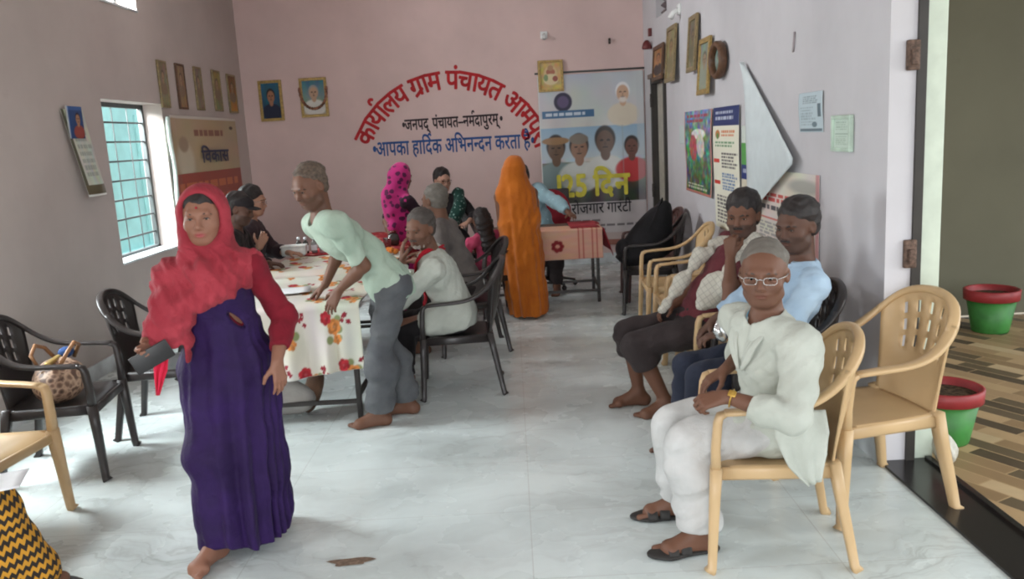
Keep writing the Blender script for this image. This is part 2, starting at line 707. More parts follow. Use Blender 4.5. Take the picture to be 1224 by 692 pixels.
M_WALL_B = wall_mat('pink_distemper', (214, 189, 184), (202, 172, 168))
M_WALL_L = wall_mat('greyish_pink_distemper', (190, 178, 172), (178, 160, 154), tuple(WX(125, 72, XL)))
M_WALL_R = wall_mat('pale_lilac_distemper', (198, 196, 199), (188, 182, 186))
M_FLOOR = floor_mat()
M_CEIL = plain('whitewash', (214, 204, 200), 0.8, 0.2, scale=2.0)
M_SKIRT = plain('marble_skirting', (206, 212, 214), 0.3, 0.5, var=0.12, scale=5.0)
M_GRANITE = plain('black_granite', (34, 32, 32), 0.22, 0.5, var=0.35, scale=90.0)
M_PORCHWALL = wall_mat('olive_grey_plaster', (104, 101, 84), (94, 92, 76))
M_DARKWOOD = plain('dark_door_frame', (52, 48, 44), 0.5, 0.4, scale=9.0)
M_PALEFRAME = plain('pale_green_paint', (196, 206, 190), 0.5, 0.4, var=0.03)
M_STEEL = plain('painted_grille_steel', (70, 74, 74), 0.5, 0.5)
M_TEAL = plain('teal_outside_paint', (140, 188, 188), 0.7, 0.2, var=0.06, scale=3.0)


def rects_minus(a0, a1, b0, b1, holes):
    """split a rectangle around rectangular holes"""
    As = sorted({a0, a1, *[h[0] for h in holes], *[h[1] for h in holes]})
    Bs = sorted({b0, b1, *[h[2] for h in holes], *[h[3] for h in holes]})
    out = []
    for i in range(len(As) - 1):
        for j in range(len(Bs) - 1):
            ca, cb = (As[i] + As[i + 1]) / 2, (Bs[j] + Bs[j + 1]) / 2
            if not any(h[0] < ca < h[1] and h[2] < cb < h[3] for h in holes):
                out.append((As[i], As[i + 1], Bs[j], Bs[j + 1]))
    return out


def side_wall(name, x, t, y0, y1, holes, mat):
    m = MB()
    for a, b, c, d in rects_minus(y0, y1, 0, ZC, holes):
        m.box((x + t / 2, (a + b) / 2, (c + d) / 2), (abs(t), b - a, d - c))
    return tag(m.build(name, mat, smooth=False), kind='structure')


WIN1 = (7.08, 8.30, 0.80, 2.19)
WIN2 = (4.02, 5.22, 0.86, 2.20)
WIN3 = (0.6, 1.8, 0.86, 2.20)
VENT = (7.30, 8.02, 3.00, 3.50)
side_wall('wall_left', XL, -0.24, YF, YB, [WIN1, WIN2, WIN3, VENT], M_WALL_L)
DOOR2 = (9.42, 10.30, 0.0, 2.28)
VENT2 = (9.30, 9.95, 2.92, 3.40)
side_wall('wall_right', XR, 0.122, 3.93, YB, [DOOR2, VENT2], M_WALL_R)
side_wall('wall_right_rear', XR, 0.19, YF, 1.2, [], M_WALL_R)
m = MB()
m.box(((XL + XR) / 2, YB + 0.1, ZC / 2), (XR - XL + 0.6, 0.2, ZC))
wall_back = tag(m.build('wall_back', M_WALL_B, smooth=False), kind='structure')
m = MB()
for a, b, c, d in rects_minus(XL - .3, XR + .3, 0, ZC, [(-2.3, 1.1, 0.0, 2.5)]):
    m.box(((a + b) / 2, YF - 0.1, (c + d) / 2), (b - a, 0.2, d - c))
tag(m.build('wall_front', M_WALL_B, smooth=False), kind='structure')
m = MB()
m.box((XR + 0.095, 2.565, (2.6 + ZC) / 2), (0.19, 2.73, ZC - 2.6))
tag(m.build('wall_right_lintel', M_WALL_R, smooth=False), kind='structure')
m = MB()
m.box(((XL + XR) / 2, (YF + YB) / 2, -0.05), (XR - XL, YB - YF, 0.1))
tag(m.build('floor', M_FLOOR, smooth=False), kind='structure')
m = MB()
m.box(((XL + XR) / 2, (YF + YB) / 2, ZC + 0.05), (XR - XL + 0.6, YB - YF + 0.4, 0.1))
tag(m.build('ceiling', M_CEIL, smooth=False), kind='structure')
# marble skirting along the walls
def skirt(name, boxes):
    m = MB()
    for c, d in boxes:
        m.box(c, d)
    tag(m.build(name, M_SKIRT, smooth=False), kind='structure')


skirt('baseboard_right', [((XR - 0.008, (3.93 + DOOR2[0]) / 2, 0.06), (0.016, DOOR2[0] - 3.93, 0.12)), ((XR - 0.008, (DOOR2[1] + YB) / 2, 0.06), (0.016, YB - DOOR2[1], 0.12))])
skirt('baseboard_left', [((XL + 0.008, (YF + YB) / 2, 0.06), (0.016, YB - YF, 0.12))])
skirt('baseboard_back', [((XL / 2 + XR / 2, YB - 0.008, 0.06), (XR - XL, 0.016, 0.12))])

# windows in the left wall: steel frame, grille of flat bars
def window(name, win, nbars, nv):
    y0, y1, z0, z1 = win
    x = XL - 0.20
    m = MB()
    for a in (y0 + 0.02, y1 - 0.02):
        m.box((x, a, (z0 + z1) / 2), (0.04, 0.04, z1 - z0))
    for b in (z0 + 0.02, z1 - 0.02):
        m.box((x, (y0 + y1) / 2, b), (0.04, y1 - y0, 0.04))
    w = tag(m.build(name, M_STEEL, smooth=False), kind='structure')
    g = MB()
    for i in range(nbars):
        g.box((x + 0.005, (y0 + y1) / 2, z0 + (z1 - z0) * (i + 1) / (nbars + 1)), (0.012, y1 - y0, 0.016))
    g.build('grille', M_STEEL, w, smooth=False)
    g = MB()
    for i in range(nv):
        g.box((x - 0.01, y0 + (y1 - y0) * (i + 1) / (nv + 1), (z0 + z1) / 2), (0.008, 0.008, z1 - z0))
    g.build('grille', M_STEEL, w, smooth=False)
    s = MB()
    s.box((XL - 0.11, (y0 + y1) / 2, z0 + 0.008), (0.25, y1 - y0, 0.016))
    s.build('window_sill', M_SKIRT, w, smooth=False)
    return w


window('window_1', WIN1, 7, 3)
window('window_2', WIN2, 7, 3)
window('window_3', WIN3, 7, 3)
window('window_4', VENT, 0, 1)
m = MB()                               # painted wall of the house next door, seen through the far window
m.box((-5.0, 9.6, 1.12), (0.12, 6.4, 2.42))
m.box((-4.9, 9.6, 0.5), (0.12, 6.4, 0.05))
for yy in (7.6, 8.6, 9.5, 10.4, 11.3):
    m.box((-4.93, yy, 1.2), (0.03, 0.05, 2.1))
tag(m.build('wall_neighbour', M_TEAL, smooth=False), kind='structure')
# ventilator in the right wall: dark louvre
m = MB()
for i in range(6):
    m.box((XR + 0.1, (VENT2[0] + VENT2[1]) / 2, VENT2[2] + 0.04 + i * 0.08), (0.10, VENT2[1] - VENT2[0], 0.02), Matrix.Rotation(0.6, 3, 'Y'))
m.box((XR + 0.17, (VENT2[0] + VENT2[1]) / 2, (VENT2[2] + VENT2[3]) / 2), (0.02, VENT2[1] - VENT2[0], VENT2[3] - VENT2[2]))
tag(m.build('window_5', plain('grey_louvre', (120, 108, 110), 0.7), smooth=False), kind='structure')

# far door in the right wall: dark frame, pale leaf, hinges
m = MB()
y0, y1, _, z1 = DOOR2
m.box((XR + 0.03, y0 + 0.035, z1 / 2), (0.12, 0.07, z1))
m.box((XR + 0.03, y1 - 0.035, z1 / 2), (0.12, 0.07, z1))
m.box((XR + 0.03, (y0 + y1) / 2, z1 - 0.035), (0.12, y1 - y0, 0.07))
d2 = tag(m.build('door_2', M_DARKWOOD, smooth=False), kind='structure')
m = MB()
m.box((XR + 0.06, (y0 + y1) / 2, z1 / 2 - 0.03), (0.035, y1 - y0 - 0.14, z1 - 0.08), bev=0.004)
for zc, hh in ((0.6, 0.8), (1.62, 0.9)):
    m.box((XR + 0.04, (y0 + y1) / 2, zc), (0.012, y1 - y0 - 0.36, hh), bev=0.004)
m.build('door_leaf', plain('pale_door_paint', (176, 172, 160), 0.5), d2, smooth=False)
for zc in (0.95, 2.02):
    m = MB()
    m.box((XR - 0.03, y1 - 0.06, zc), (0.03, 0.05, 0.16), bev=0.006)
    m.box((XR - 0.03, y1 - 0.02, zc), (0.02, 0.05, 0.05), bev=0.004)
    m.build('door_hinge', M_DARKWOOD, d2)
m = MB()
m.box((XR - 0.02, (y0 + y1) / 2, z1 + 0.02), (0.05, y1 - y0 + 0.2, 0.05))
m.build('door_lintel', plain('dusty_lintel', (120, 108, 100), 0.8), d2, smooth=False)

# main entrance on the right: pillar end, dark frame, pale outer post, granite threshold
m = MB()
m.box((1.893, 3.985, 1.95), (0.042, 0.14, 3.9))
tag(m.build('door_1', M_DARKWOOD, smooth=False), kind='structure')
m = MB()
m.box((1.965, 3.99, 1.95), (0.102, 0.10, 3.9), bev=0.006)
tag(m.build('trim_1', M_PALEFRAME, smooth=False), kind='structure')
m = MB()
m.box((1.87, 2.63, 0.006), (0.24, 2.76, 0.012))
m.box((1.985, 2.63, 0.012), (0.03, 2.60, 0.03), bev=0.004)
tag(m.build('trim_2', M_GRANITE, smooth=False), kind='structure')
m = MB()
m.box((4.4, 3.2, -0.035), (4.8, 7.4, 0.03))
tag(m.build('floor_porch', porch_mat(), smooth=False), kind='structure')
m = MB()
m.box((4.3, 6.95, 1.95), (4.7, 0.14, 3.9))
tag(m.build('wall_porch', M_PORCHWALL, smooth=False), kind='structure')
m = MB()
m.box((4.3, 4.2, 3.5), (4.7, 5.6, 0.1))
tag(m.build('ceiling_porch', M_PORCHWALL, smooth=False), kind='structure')
m = MB()
m.box((3.0, 4.6, -0.6), (60, 60, 0.1))
tag(m.build('ground', plain('dusty_ground', (150, 136, 116), 0.9, scale=2.0), smooth=False), kind='structure')
# latch keepers on the pillar face
for (px, py), lab in (((1089, 66), 'brown rusty latch keeper high on the pink pillar'), ((1085, 303), 'brown rusty latch keeper low on the pink pillar')):
    p = W(px, py, 3.93)
    m = MB()
    m.box((p[0] + .004, 3.918, p[2]), (0.06, 0.024, 0.135), bev=0.008)
    m.box((p[0] + .004, 3.90, p[2] - 0.01), (0.03, 0.03, 0.07), bev=0.006)
    o = m.build('latch_keeper', plain('rusty_iron', (92, 74, 64), 0.7, 0.3, var=0.3, scale=60))
    tag(o, lab, 'latch', 'latch keepers on the entrance pillar')

# ------------------------------------------------------------------ things on the walls
M_PRINT = vcol('printed_paper', 0.55, 0.3)
M_FLEX = vcol('printed_flex', 0.38, 0.4)
M_GILT = plain('gilt_frame', (160, 134, 78), 0.4, 0.5, 0.3, var=0.15, scale=40)
M_BRONZE = plain('old_gold_frame', (134, 118, 84), 0.45, 0.5, 0.2, var=0.15, scale=40)
M_BROWNFR = plain('brown_frame', (92, 66, 48), 0.5, 0.4, var=0.15, scale=30)
M_REDPAINT = plain('red_wall_paint', (172, 42, 46), 0.7, 0.2, var=0.1, scale=9)
M_BLACKPAINT = plain('black_wall_paint', (58, 48, 52), 0.7, 0.2)
M_BLUEPAINT = plain('blue_wall_paint', (52, 84, 138), 0.7, 0.2)
M_INK = plain('black_ink', (44, 42, 46), 0.6, 0.2)
M_YELLOW = plain('yellow_ink', (206, 196, 70), 0.5, 0.3)
M_WHITEINK = plain('white_ink', (226, 228, 226), 0.6, 0.2)
M_REDINK = plain('red_ink', (190, 66, 56), 0.6, 0.2)


def frame_pic(corner, ux, uy, n, canvas, fmat, label, group, cat='picture', bw=0.035, deep=0.03, oval=False):
    """framed picture: frame > picture; corner = top-left of the outside, ux right, uy down, n out of the wall"""
    corner, ux, uy, n = (np.asarray(q, float) for q in (corner, ux, uy, n))
    W_, H_ = np.linalg.norm(ux), np.linalg.norm(uy)
    cen = corner + ux / 2 + uy / 2
    e = empty('framed_picture', tuple(cen), label, cat, group)
    ex, ey = ux / W_, -uy / H_
    m = MB()
    loc = lambda a, b, c: ex * a + ey * b + n * c
    if oval:
        ang = np.linspace(0, 2 * np.pi, 33)[:-1]
        pts = [loc((W_ / 2 - bw / 2) * math.cos(a), (H_ / 2 - bw / 2) * math.sin(a), deep / 2) for a in ang]
        m.sweep(pts, (deep, bw), tuple(n), 8, 0.8, closed=True)
        m.build('frame', fmat, e)
        ang = np.linspace(0, 2 * np.pi, 49)
        a_, r_ = np.meshgrid(ang, np.linspace(0.02, 1, 14), indexing='ij')
        P = np.array([[loc((W_ / 2 - bw * .7) * r * math.cos(a), (H_ / 2 - bw * .7) * r * math.sin(a), .008) for a, r in zip(aa, rr)] for aa, rr in zip(a_, r_)])
        u = (a_ * 0 + r_ * np.cos(a_) * .5 + .5)
        v = .5 - r_ * np.sin(a_) * .5
        L = canvas.lin()
        col = L[np.clip((v * canvas.h).astype(int), 0, canvas.h - 1), np.clip((u * canvas.w).astype(int), 0, canvas.w - 1)]
        nn = np.cross(P[0, -1] - P[12, -1], P[24, -1] - P[12, -1])
        me_v = P.reshape(-1, 3)
        a, b = P.shape[:2]
        i, j = np.meshgrid(np.arange(a - 1), np.arange(b - 1), indexing='ij')
        q = np.stack([i * b + j, i * b + j + 1, (i + 1) * b + j + 1, (i + 1) * b + j], -1).reshape(-1, 4)
        me = np_mesh('picture', me_v, q, col.reshape(-1, 3))
        link('picture', me, M_PRINT, e)
        return e
    for a, b, l, hor in ((0, H_ / 2 - bw / 2, W_, 1), (0, -H_ / 2 + bw / 2, W_, 1), (-W_ / 2 + bw / 2, 0, H_, 0), (W_ / 2 - bw / 2, 0, H_, 0)):
        R = np.stack([ex, ey, n], 1)
        d = (l, bw, deep) if hor else (bw, l - 2 * bw + .004, deep)
        m.box(loc(a, b, deep / 2), d, R, 0.005)
    m.build('frame', fmat, e, smooth=False)
    plate('picture', canvas, loc(-W_ / 2 + bw * .8, H_ / 2 - bw * .8, .012), ex * (W_ - 1.6 * bw), -ey * (H_ - 1.6 * bw), M_PRINT, e, 0.008)
    return e


def portrait(bg0, bg1, skin, hair, dress, seed, r=.2, cy=.36, grey=False, w=36, h=52, garland=None):
    c = Paint(w, h, bg0)
    c.grad(bg0, bg1)
    c.noise(26, 7, seed)
    c.bust(.5, cy, r, skin, hair, dress, grey)
    if garland is not None:
        for i in range(15):
            a = math.pi * (i / 14)
            c.ell(.5 - .3 * math.cos(a), cy + .12 + .26 * math.sin(a), .045, .03, garland if i % 2 else (230, 224, 210))
    return c


ZA = np.array((0, 0, 1.0))
# two framed portraits on the back wall
def back_rect(x0, y0, x1, y1):
    a, b = W(x0, y0, YB), W(x1, y1, YB)
    return np.array((a[0], YB - .002, a[2])), np.array((b[0] - a[0], 0, 0)), np.array((0, 0, b[2] - a[2]))


c0, ux, uy = back_rect(308, 97, 341, 144)
frame_pic(c0, ux, uy, (0, -1, 0), portrait((40, 96, 118), (34, 70, 92), (156, 110, 84), (40, 34, 34), (34, 40, 62), 3, r=.2, cy=.38), M_GILT, 'gilt framed portrait of a man in a dark suit on blue', 'portraits on the back wall')
c0, ux, uy = back_rect(357, 94, 394, 139)
e = frame_pic(c0, ux, uy, (0, -1, 0), portrait((64, 116, 140), (180, 166, 140), (184, 150, 124), (150, 146, 140), (206, 204, 196), 4, r=.2, cy=.36), M_GILT, 'gilt framed portrait of a man hung with a flower garland', 'portraits on the back wall')
m = MB()
gp = [(-.17 * math.cos(math.pi * i / 48), -.035, .13 - .27 * math.sin(math.pi * i / 48) ** .8) for i in range(49)]
m.tube(gp, [.012 + .008 * abs(math.sin(1.1 * i)) for i in range(49)], 8)
m.build('garland', plain('withered_flowers', (120, 84, 66), 0.9, var=.4, scale=30), e)
# painted deity-style print hung over the banner's corner
c = Paint(40, 48, (196, 170, 110))
c.noise(40, 8, 9)
c.ell(.5, .45, .3, .32, (206, 182, 140))
c.ell(.5, .36, .2, .12, (168, 110, 90))
c.ell(.5, .22, .13, .1, (176, 140, 108))
c.ell(.5, .62, .34, .2, (214, 200, 160))
c.ell(.28, .56, .1, .12, (130, 150, 110))
c.ell(.7, .6, .12, .1, (150, 90, 80))
c0, ux, uy = back_rect(642, 73, 674, 109)
c0[1] -= .02
frame_pic(c0, ux, uy, (0, -1, 0), c, M_GILT, 'small yellow framed print hung over the banner corner', 'small print', bw=.03)

# the painted lettering on the back wall (paint = part of the wall)
UX, UZ = np.array((1.0, 0, 0)), np.array((0, 0, 1.0))
def on_wall(px, py):
    p = W(px, py, YB)
    return np.array((p[0], YB, p[2]))


arc = [('का', ('head',)), ('या', ('reph', 'head')), ('ल', ('head',)), ('य', ('head',)), ' ', ('गा', ('ra', 'head')), ('म', ('head',)), ' ', ('पं', ('head',)), ('चा', ('head',)), ('य', ('head',)), ('त', ('head',)),
       ' ', ('आ', ('head',)), ('म', ('head',)), ('पु', ('head',)), ('रा', ('head',))]
A_, B_, C_ = on_wall(428, 168), on_wall(545, 89), on_wall(650, 158)
ax, az, bx, bz, cx_, cz = A_[0], A_[2], B_[0], B_[2], C_[0], C_[2]
dd = 2 * (ax * (bz - cz) + bx * (cz - az) + cx_ * (az - bz))
ox = ((ax**2 + az**2) * (bz - cz) + (bx**2 + bz**2) * (cz - az) + (cx_**2 + cz**2) * (az - bz)) / dd
oz = ((ax**2 + az**2) * (cx_ - bx) + (bx**2 + bz**2) * (ax - cx_) + (cx_**2 + cz**2) * (bx - ax)) / dd
rad = math.hypot(ax - ox, az - oz)
a0 = math.atan2(az - oz, ax - ox)
a1 = math.atan2(cz - oz, cx_ - ox)
size = 0.40
cl, total = word_line(arc, size, 0.011)
span = (a0 - a1) * rad + .16
k = span / total
vs, ts, n = [], [], 0
for v, t, x0, w in cl:
    th = a0 - (x0 + w / 2) * k / rad
    e_t = np.array((math.sin(th), -math.cos(th)))
    e_r = np.array((math.cos(th), math.sin(th)))
    q = (v[:, :1] - w / 2) * k * e_t * 1.02 + (v[:, 1:2] - .1) * .86 * e_r + np.array((ox, oz)) + e_r * (rad - .09)
    vs.append(np.column_stack([q, v[:, 2]]))
    ts.append(t + n)
    n += len(v)
tag(letters('lettering', np.concatenate(vs), np.concatenate(ts), (0, YB, 0), UX, UZ, M_REDPAINT, wall_back), 'arched red painted lettering')


def wall_line(name, items, p0, p1, size_k, bold, mat, label):
    a, b = on_wall(*p0), on_wall(*p1)
    v, t, w = flat_line(items, 1.0, bold)
    L = np.linalg.norm(b - a)
    u = (b - a) / L
    kx = L / w
    o = letters(name, v * np.array((kx, size_k, 1)), t, a, u, np.array((-u[2], 0, u[0])) , mat, wall_back)
    return tag(o, label)


H_ = ('head',)
wall_line('lettering', ['•', ('ज', H_), ('न', H_), ('प', H_), ('द्', H_), ' ', ('पं', H_), ('चा', H_), ('य', H_), ('त', H_), '–', ('न', H_), ('म', ('reph', 'head')), ('दा', H_), ('पु', H_), ('र', H_), ('म्', H_), '•'],
          (481, 156), (601, 148), 0.205, 0.028, M_BLACKPAINT, 'black painted middle line of lettering')
wall_line('lettering', ['•', ('आ', H_), ('प', H_), ('का', H_), ' ', ('हा', H_), ('िद', ('reph', 'head')), ('क', H_), ' ', ('अ', H_), ('िभ', H_), ('न', H_), ('न', ('half', 'head')), ('द', H_), ('न', H_), ' ', ('क', H_), ('र', H_), ('ता', H_), ' ', ('है', H_), '•'],
          (446, 187), (639, 176), 0.27, 0.02, M_BLUEPAINT, 'blue painted lowest line of lettering')

# the big flex banner on the back wall
bc = Paint(150, 236, (186, 188, 186))
bc.grad((182, 190, 196), (196, 196, 192), 0, .3)
bc.noise(14, 9, 5)
bc.grad((140, 172, 196), (190, 200, 204), .30, .50)
bc.grad((120, 120, 100), (52, 50, 46), .50, .74)
bc.noise(46, 16, 8, (0, .48, 1, .74))
bc.ell(.235, .155, .085, .053, (44, 40, 66), soft=.1)
bc.ell(.235, .155, .055, .034, (88, 74, 110), soft=.2)
bc.put(((np.abs(bc.x - .28) < .25) & (np.abs(bc.y - .225) < .021)).astype(float), (62, 104, 142))
bc.lines(.07, .217, .5, .236, 1, (226, 230, 236), 3, .8)
bc.bust(.80, .12, .062, (196, 160, 132), (226, 226, 226), (206, 196, 176), True)
for cx_, cy_, r_, sk, dr in ((.15, .42, .083, (108, 84, 66), (120, 140, 140)), (.37, .42, .085, (140, 104, 82), (196, 200, 196)), (.62, .39, .09, (96, 72, 58), (206, 208, 204)), (.87, .43, .066, (110, 74, 64), (190, 60, 62))):
    bc.bust(cx_, cy_, r_, sk, (48, 42, 40), dr)
bc.ell(.15, .375, .13, .022, (150, 116, 80))
bc.ell(.37, .37, .09, .03, (120, 110, 98))
bc.rect(.78, .30, .79, .74, (150, 160, 160), .4)
bc.rect(0, .74, 1, 1, (196, 190, 190))
bc.rect(.0, .965, 1, 1, (150, 92, 76))
bc.rect(0, .925, 1, .965, (186, 170, 166))
bc.lines(.06, .845, .72, .86, 1, (96, 90, 92), 5, .8)
bc.lines(.30, .875, .95, .89, 1, (96, 90, 92), 6, .8)
bc.lines(.10, .90, .78, .915, 1, (96, 90, 92), 7, .8)
bc.rect(.0, 0, .012, 1, (206, 208, 206))
bc.rect(.93, 0, 1, .75, (182, 188, 190), .5)
tl, tr = on_wall(642, 95), on_wall(770, 81)
zb = on_wall(770, 287)[2]
bx0, bx1 = tl[0], tr[0] - .02
e = empty('banner', (bx0, YB - .02, tr[2]), 'large printed banner with faces and yellow number hanging on the back wall', 'banner')
bw_, bh_ = bx1 - bx0, tr[2] - zb
plate('flex_sheet', bc, (0, 0, -.03), (bw_, 0, 0), (0, 0, -bh_), M_FLEX, e, .004, warp=lambda u, v: .012 * np.sin(7 * u + 3 * v) + .01 * np.sin(19 * u) * v)


def on_banner(name, items, u0, v0, u1, hgt, bold, mat, label, lift=.034):
    v, t, w = flat_line(items, 1.0, bold, .05 if items[0] == '1' else 0)
    L = (u1 - u0) * bw_
    tag(letters(name, v * np.array((L / w, hgt, 1)), t, (u0 * bw_, -lift, -.03 - v0 * bh_), UX, UZ, mat, e), label)


on_banner('print_lettering', ['1', '2', '5', ' ', ('िद', H_), ('न', H_)], .10, .70, .85, .40, .036, M_YELLOW, 'big yellow printed number and word')
on_banner('print_lettering', [('रो', H_), ('ज', H_), ('गा', H_), ('र', H_), ' ', ('गा', H_), ('रं', H_), ('टी', H_)], .27, .805, .85, .20, .012, M_INK, 'dark printed line under the yellow number')
m = MB()
m.tube([(-.03, .012, -.0), (bw_ + .03, .012, .0)], .012)
m.build('hanging_rod', M_STEEL, e)

# little fixtures on the back and right walls
for (px, py, Y, lab) in ((650, 42, YB, 'small white bulb holder on the back wall above the print'),):
    p = on_wall(px, py)
    e = empty('bulb_holder', (p[0], YB, p[2]), lab, 'light fitting')
    m = MB()
    m.box((0, -.012, 0), (.09, .024, .09), bev=.008)
    m.build('base_plate', M_WHITEINK, e)
    m = MB()
    m.tube([(0, -.02, 0), (0, -.06, -.02), (0, -.09, -.05)], [.022, .022, .026])
    m.build('socket', M_WHITEINK, e)
p = on_wall(728, 48)
m = MB()
m.tube([(p[0], YB, p[2]), (p[0], YB - .05, p[2])], .012)
m.tube([(p[0], YB - .045, p[2] + .02), (p[0], YB - .045, p[2] - .05)], .014)
tag(m.build('wall_hook', M_DARKWOOD), 'small dark hook on the back wall above the banner', 'hook')
p = WX(779, 50, XR)
e = empty('bell_box', (XR, p[1], p[2]), 'small dark red bell in the back right corner', 'bell')
m = MB()
m.lathe([(.0, -.05), (.055, -.05), (.06, -.03), (.045, .02), (.02, .05), (.0, .055)], (-.06, 0, -.03), 16)
m.build('gong', plain('dark_red_enamel', (104, 44, 44), .4), e)
m = MB()
m.box((-.02, 0, .11), (.04, .07, .09), bev=.006)
m.build('bracket', plain('dark_red_enamel', (104, 44, 44), .4), e)
p = WX(813, 11, XR)
e = empty('bulb_holder', (XR, p[1], p[2]), 'small white bulb holder high on the right wall', 'light fitting')
m = MB()
m.box((-.012, 0, 0), (.024, .1, .1), bev=.008)
m.build('base_plate', M_WHITEINK, e)
m = MB()
m.tube([(-.02, 0, 0), (-.07, 0, -.03), (-.10, 0, -.08)], [.024, .024, .03])
m.build('socket', M_WHITEINK, e)


def right_rect(x0, yt, x1, yb):
    """rectangle on the right wall from pixel corners (left-top, right-bottom); right in the picture = towards the camera"""
    a, b = WX(x0, yt, XR), WX(x1, yb, XR)
    c_ = WX(x0, yb, XR)
    zt, zb_ = a[2], (b[2] + c_[2]) / 2
    return np.array((XR - .003, a[1], zt)), np.array((0, b[1] - a[1], 0)), np.array((0, 0, zb_ - zt))


NR = (-1, 0, 0)
pics = [
    ((785, 57, 798, 96), M_BROWNFR, portrait((150, 110, 70), (196, 150, 90), (170, 120, 90), (60, 50, 44), (70, 60, 60), 11, w=24, h=40), 'brown framed picture with warm figure directly above the far door'),
    ((801, 34, 813, 98), M_BRONZE, portrait((140, 130, 96), (150, 138, 104), (150, 120, 90), (90, 80, 60), (130, 120, 90), 12, w=24, h=44), 'tall dull gold framed picture beside the far door picture'),
    ((828, 21, 839, 86), M_BRONZE, portrait((112, 108, 86), (128, 124, 100), (120, 104, 84), (80, 74, 60), (108, 104, 84), 13, w=24, h=44), 'highest narrow gilt framed picture on the right wall'),
    ((841, 48, 855, 113), M_GILT, portrait((128, 140, 126), (150, 156, 140), (150, 130, 108), (90, 86, 76), (140, 146, 132), 14, w=24, h=44), 'lowest gilt framed picture hanging beside the oval frame'),
]
for i, (r_, fm, cv, lab) in enumerate(pics):
    c0, ux, uy = right_rect(*r_)
    e = frame_pic(c0, ux, uy, NR, cv, fm, lab, 'framed pictures on the right wall', bw=.045, deep=.026)
    for ch in e.children:
        pass
    # pictures lean forward from their nails
    e.rotation_euler = (0, math.radians(4), 0)
    e.location.x -= .03
c0, ux, uy = right_rect(857, 50, 873, 96)
e = frame_pic(c0, ux, uy, NR, portrait((120, 150, 140), (150, 160, 150), (150, 120, 100), (80, 70, 60), (110, 130, 120), 15, w=26, h=34), M_BROWNFR, 'oval brown framed picture on the right wall', 'framed pictures on the right wall', bw=.07, deep=.05, oval=True)
e.location.x -= .02
# posters on the right wall
pc = Paint(96, 120, (110, 140, 140))
pc.grad((120, 150, 170), (70, 100, 66), 0, 1)
pc.noise(90, 14, 21)
pc.noise(70, 30, 22)
pc.ell(.55, .28, .25, .06, (226, 226, 220))
pc.ell(.35, .45, .14, .16, (176, 90, 96))
pc.ell(.62, .42, .14, .14, (206, 196, 186))
pc.ell(.5, .72, .22, .13, (84, 116, 64), .6, .6)
pc.noise(60, 26, 23)
pc.lines(.1, .05, .9, .16, 2, (176, 60, 70), 4)
pc.lines(.1, .88, .9, .96, 2, (220, 216, 196), 5)
pc.rect(0, 0, .03, 1, (190, 120, 110))
pc.rect(.97, 0, 1, 1, (190, 120, 110))
pc.rect(0, .97, 1, 1, (190, 120, 110))
c0, ux, uy = right_rect(820, 134, 854, 231)
o = plate('poster', pc, c0, ux, uy, M_PRINT, thick=.003, warp=lambda u, v: .01 + .02 * u * v + .006 * np.sin(6 * v))
tag(o, 'glossy poster of colourful figures on green, left of the white notice', 'poster')
pc = Paint(80, 190, (226, 224, 206))
pc.rect(0, 0, 1, .15, (44, 56, 104))
pc.lines(.1, .035, .9, .12, 2, (210, 216, 226), 1)
pc.ell(.2, .22, .09, .035, (190, 120, 60))
pc.ell(.2, .235, .05, .025, (96, 140, 80))
pc.lines(.35, .19, .95, .25, 2, (206, 110, 60), 2)
pc.lines(.1, .28, .95, .33, 2, (90, 140, 96), 3)
pc.lines(.35, .37, .95, .50, 5, (70, 66, 70), 4)
pc.rect(.03, .42, .26, .45, (206, 70, 60))
pc.lines(.35, .53, .95, .68, 6, (70, 110, 160), 5)
pc.rect(.03, .60, .26, .63, (206, 70, 60))
pc.lines(.1, .72, .95, .96, 8, (70, 66, 70), 6)
c0, ux, uy = right_rect(855, 129, 887, 275)
o = plate('poster', pc, c0, ux, uy, M_PRINT, thick=.003, warp=lambda u, v: .012 + .008 * np.sin(5 * v))
tag(o, 'tall cream notice with a navy heading, right of the glossy poster', 'poster')
# half-fallen banner: printed strip on the wall, its free corner folded over showing a white back
c = Paint(40, 90, (150, 180, 110))
c.rect(0, 0, 1, .25, (206, 214, 206))
c.rect(0, .25, 1, .55, (92, 160, 84))
c.rect(0, .55, 1, .75, (40, 56, 116))
c.lines(.1, .6, .9, .7, 1, (226, 230, 236), 2)
c.rect(0, .75, 1, 1, (216, 210, 190))
e = empty('drooping_banner', tuple(WX(890, 75, XR)), 'half-fallen banner with its white back folded to a triangle', 'banner')
o_ = np.array(e.location)
P0, P1, P2 = WX(888, 150, XR) - o_, WX(910, 240, XR) - o_, None
plate('printed_strip', c, (-.012, P0[1], P0[2]), (0, P1[1] - P0[1], 0), (0, 0, P1[2] - P0[2]), M_PRINT, e, .003)
ta, tb, tc_ = WX(889, 74, XR - .02), WX(951, 193, XR - .05), WX(896, 258, XR - .06)
P = np.zeros((26, 14, 3))
for i in range(26):
    s_ = i / 25
    # left edge drops from the nail to the lower tip, right edge runs out to the far corner then back in
    L = ta * (1 - s_) + tc_ * s_
    if s_ < .66:
        q = s_ / .66
        Rr = ta * (1 - q) + tb * q
    else:
        q = (s_ - .66) / .34
        Rr = tb * (1 - q) + (tc_ * .8 + tb * .2) * q
    for j in range(14):
        u = j / 13
        P[i, j] = L * (1 - u) + Rr * u
        P[i, j, 0] -= .035 * math.sin(3.1 * u * 2 + .6) * s_ * .6 + .03 * math.sin(math.pi * u)
m = MB()
m.grid(P - o_)
m.build('folded_sheet', plain('banner_back_white', (206, 216, 218), .5, .3, var=.02), e, solid=.003)
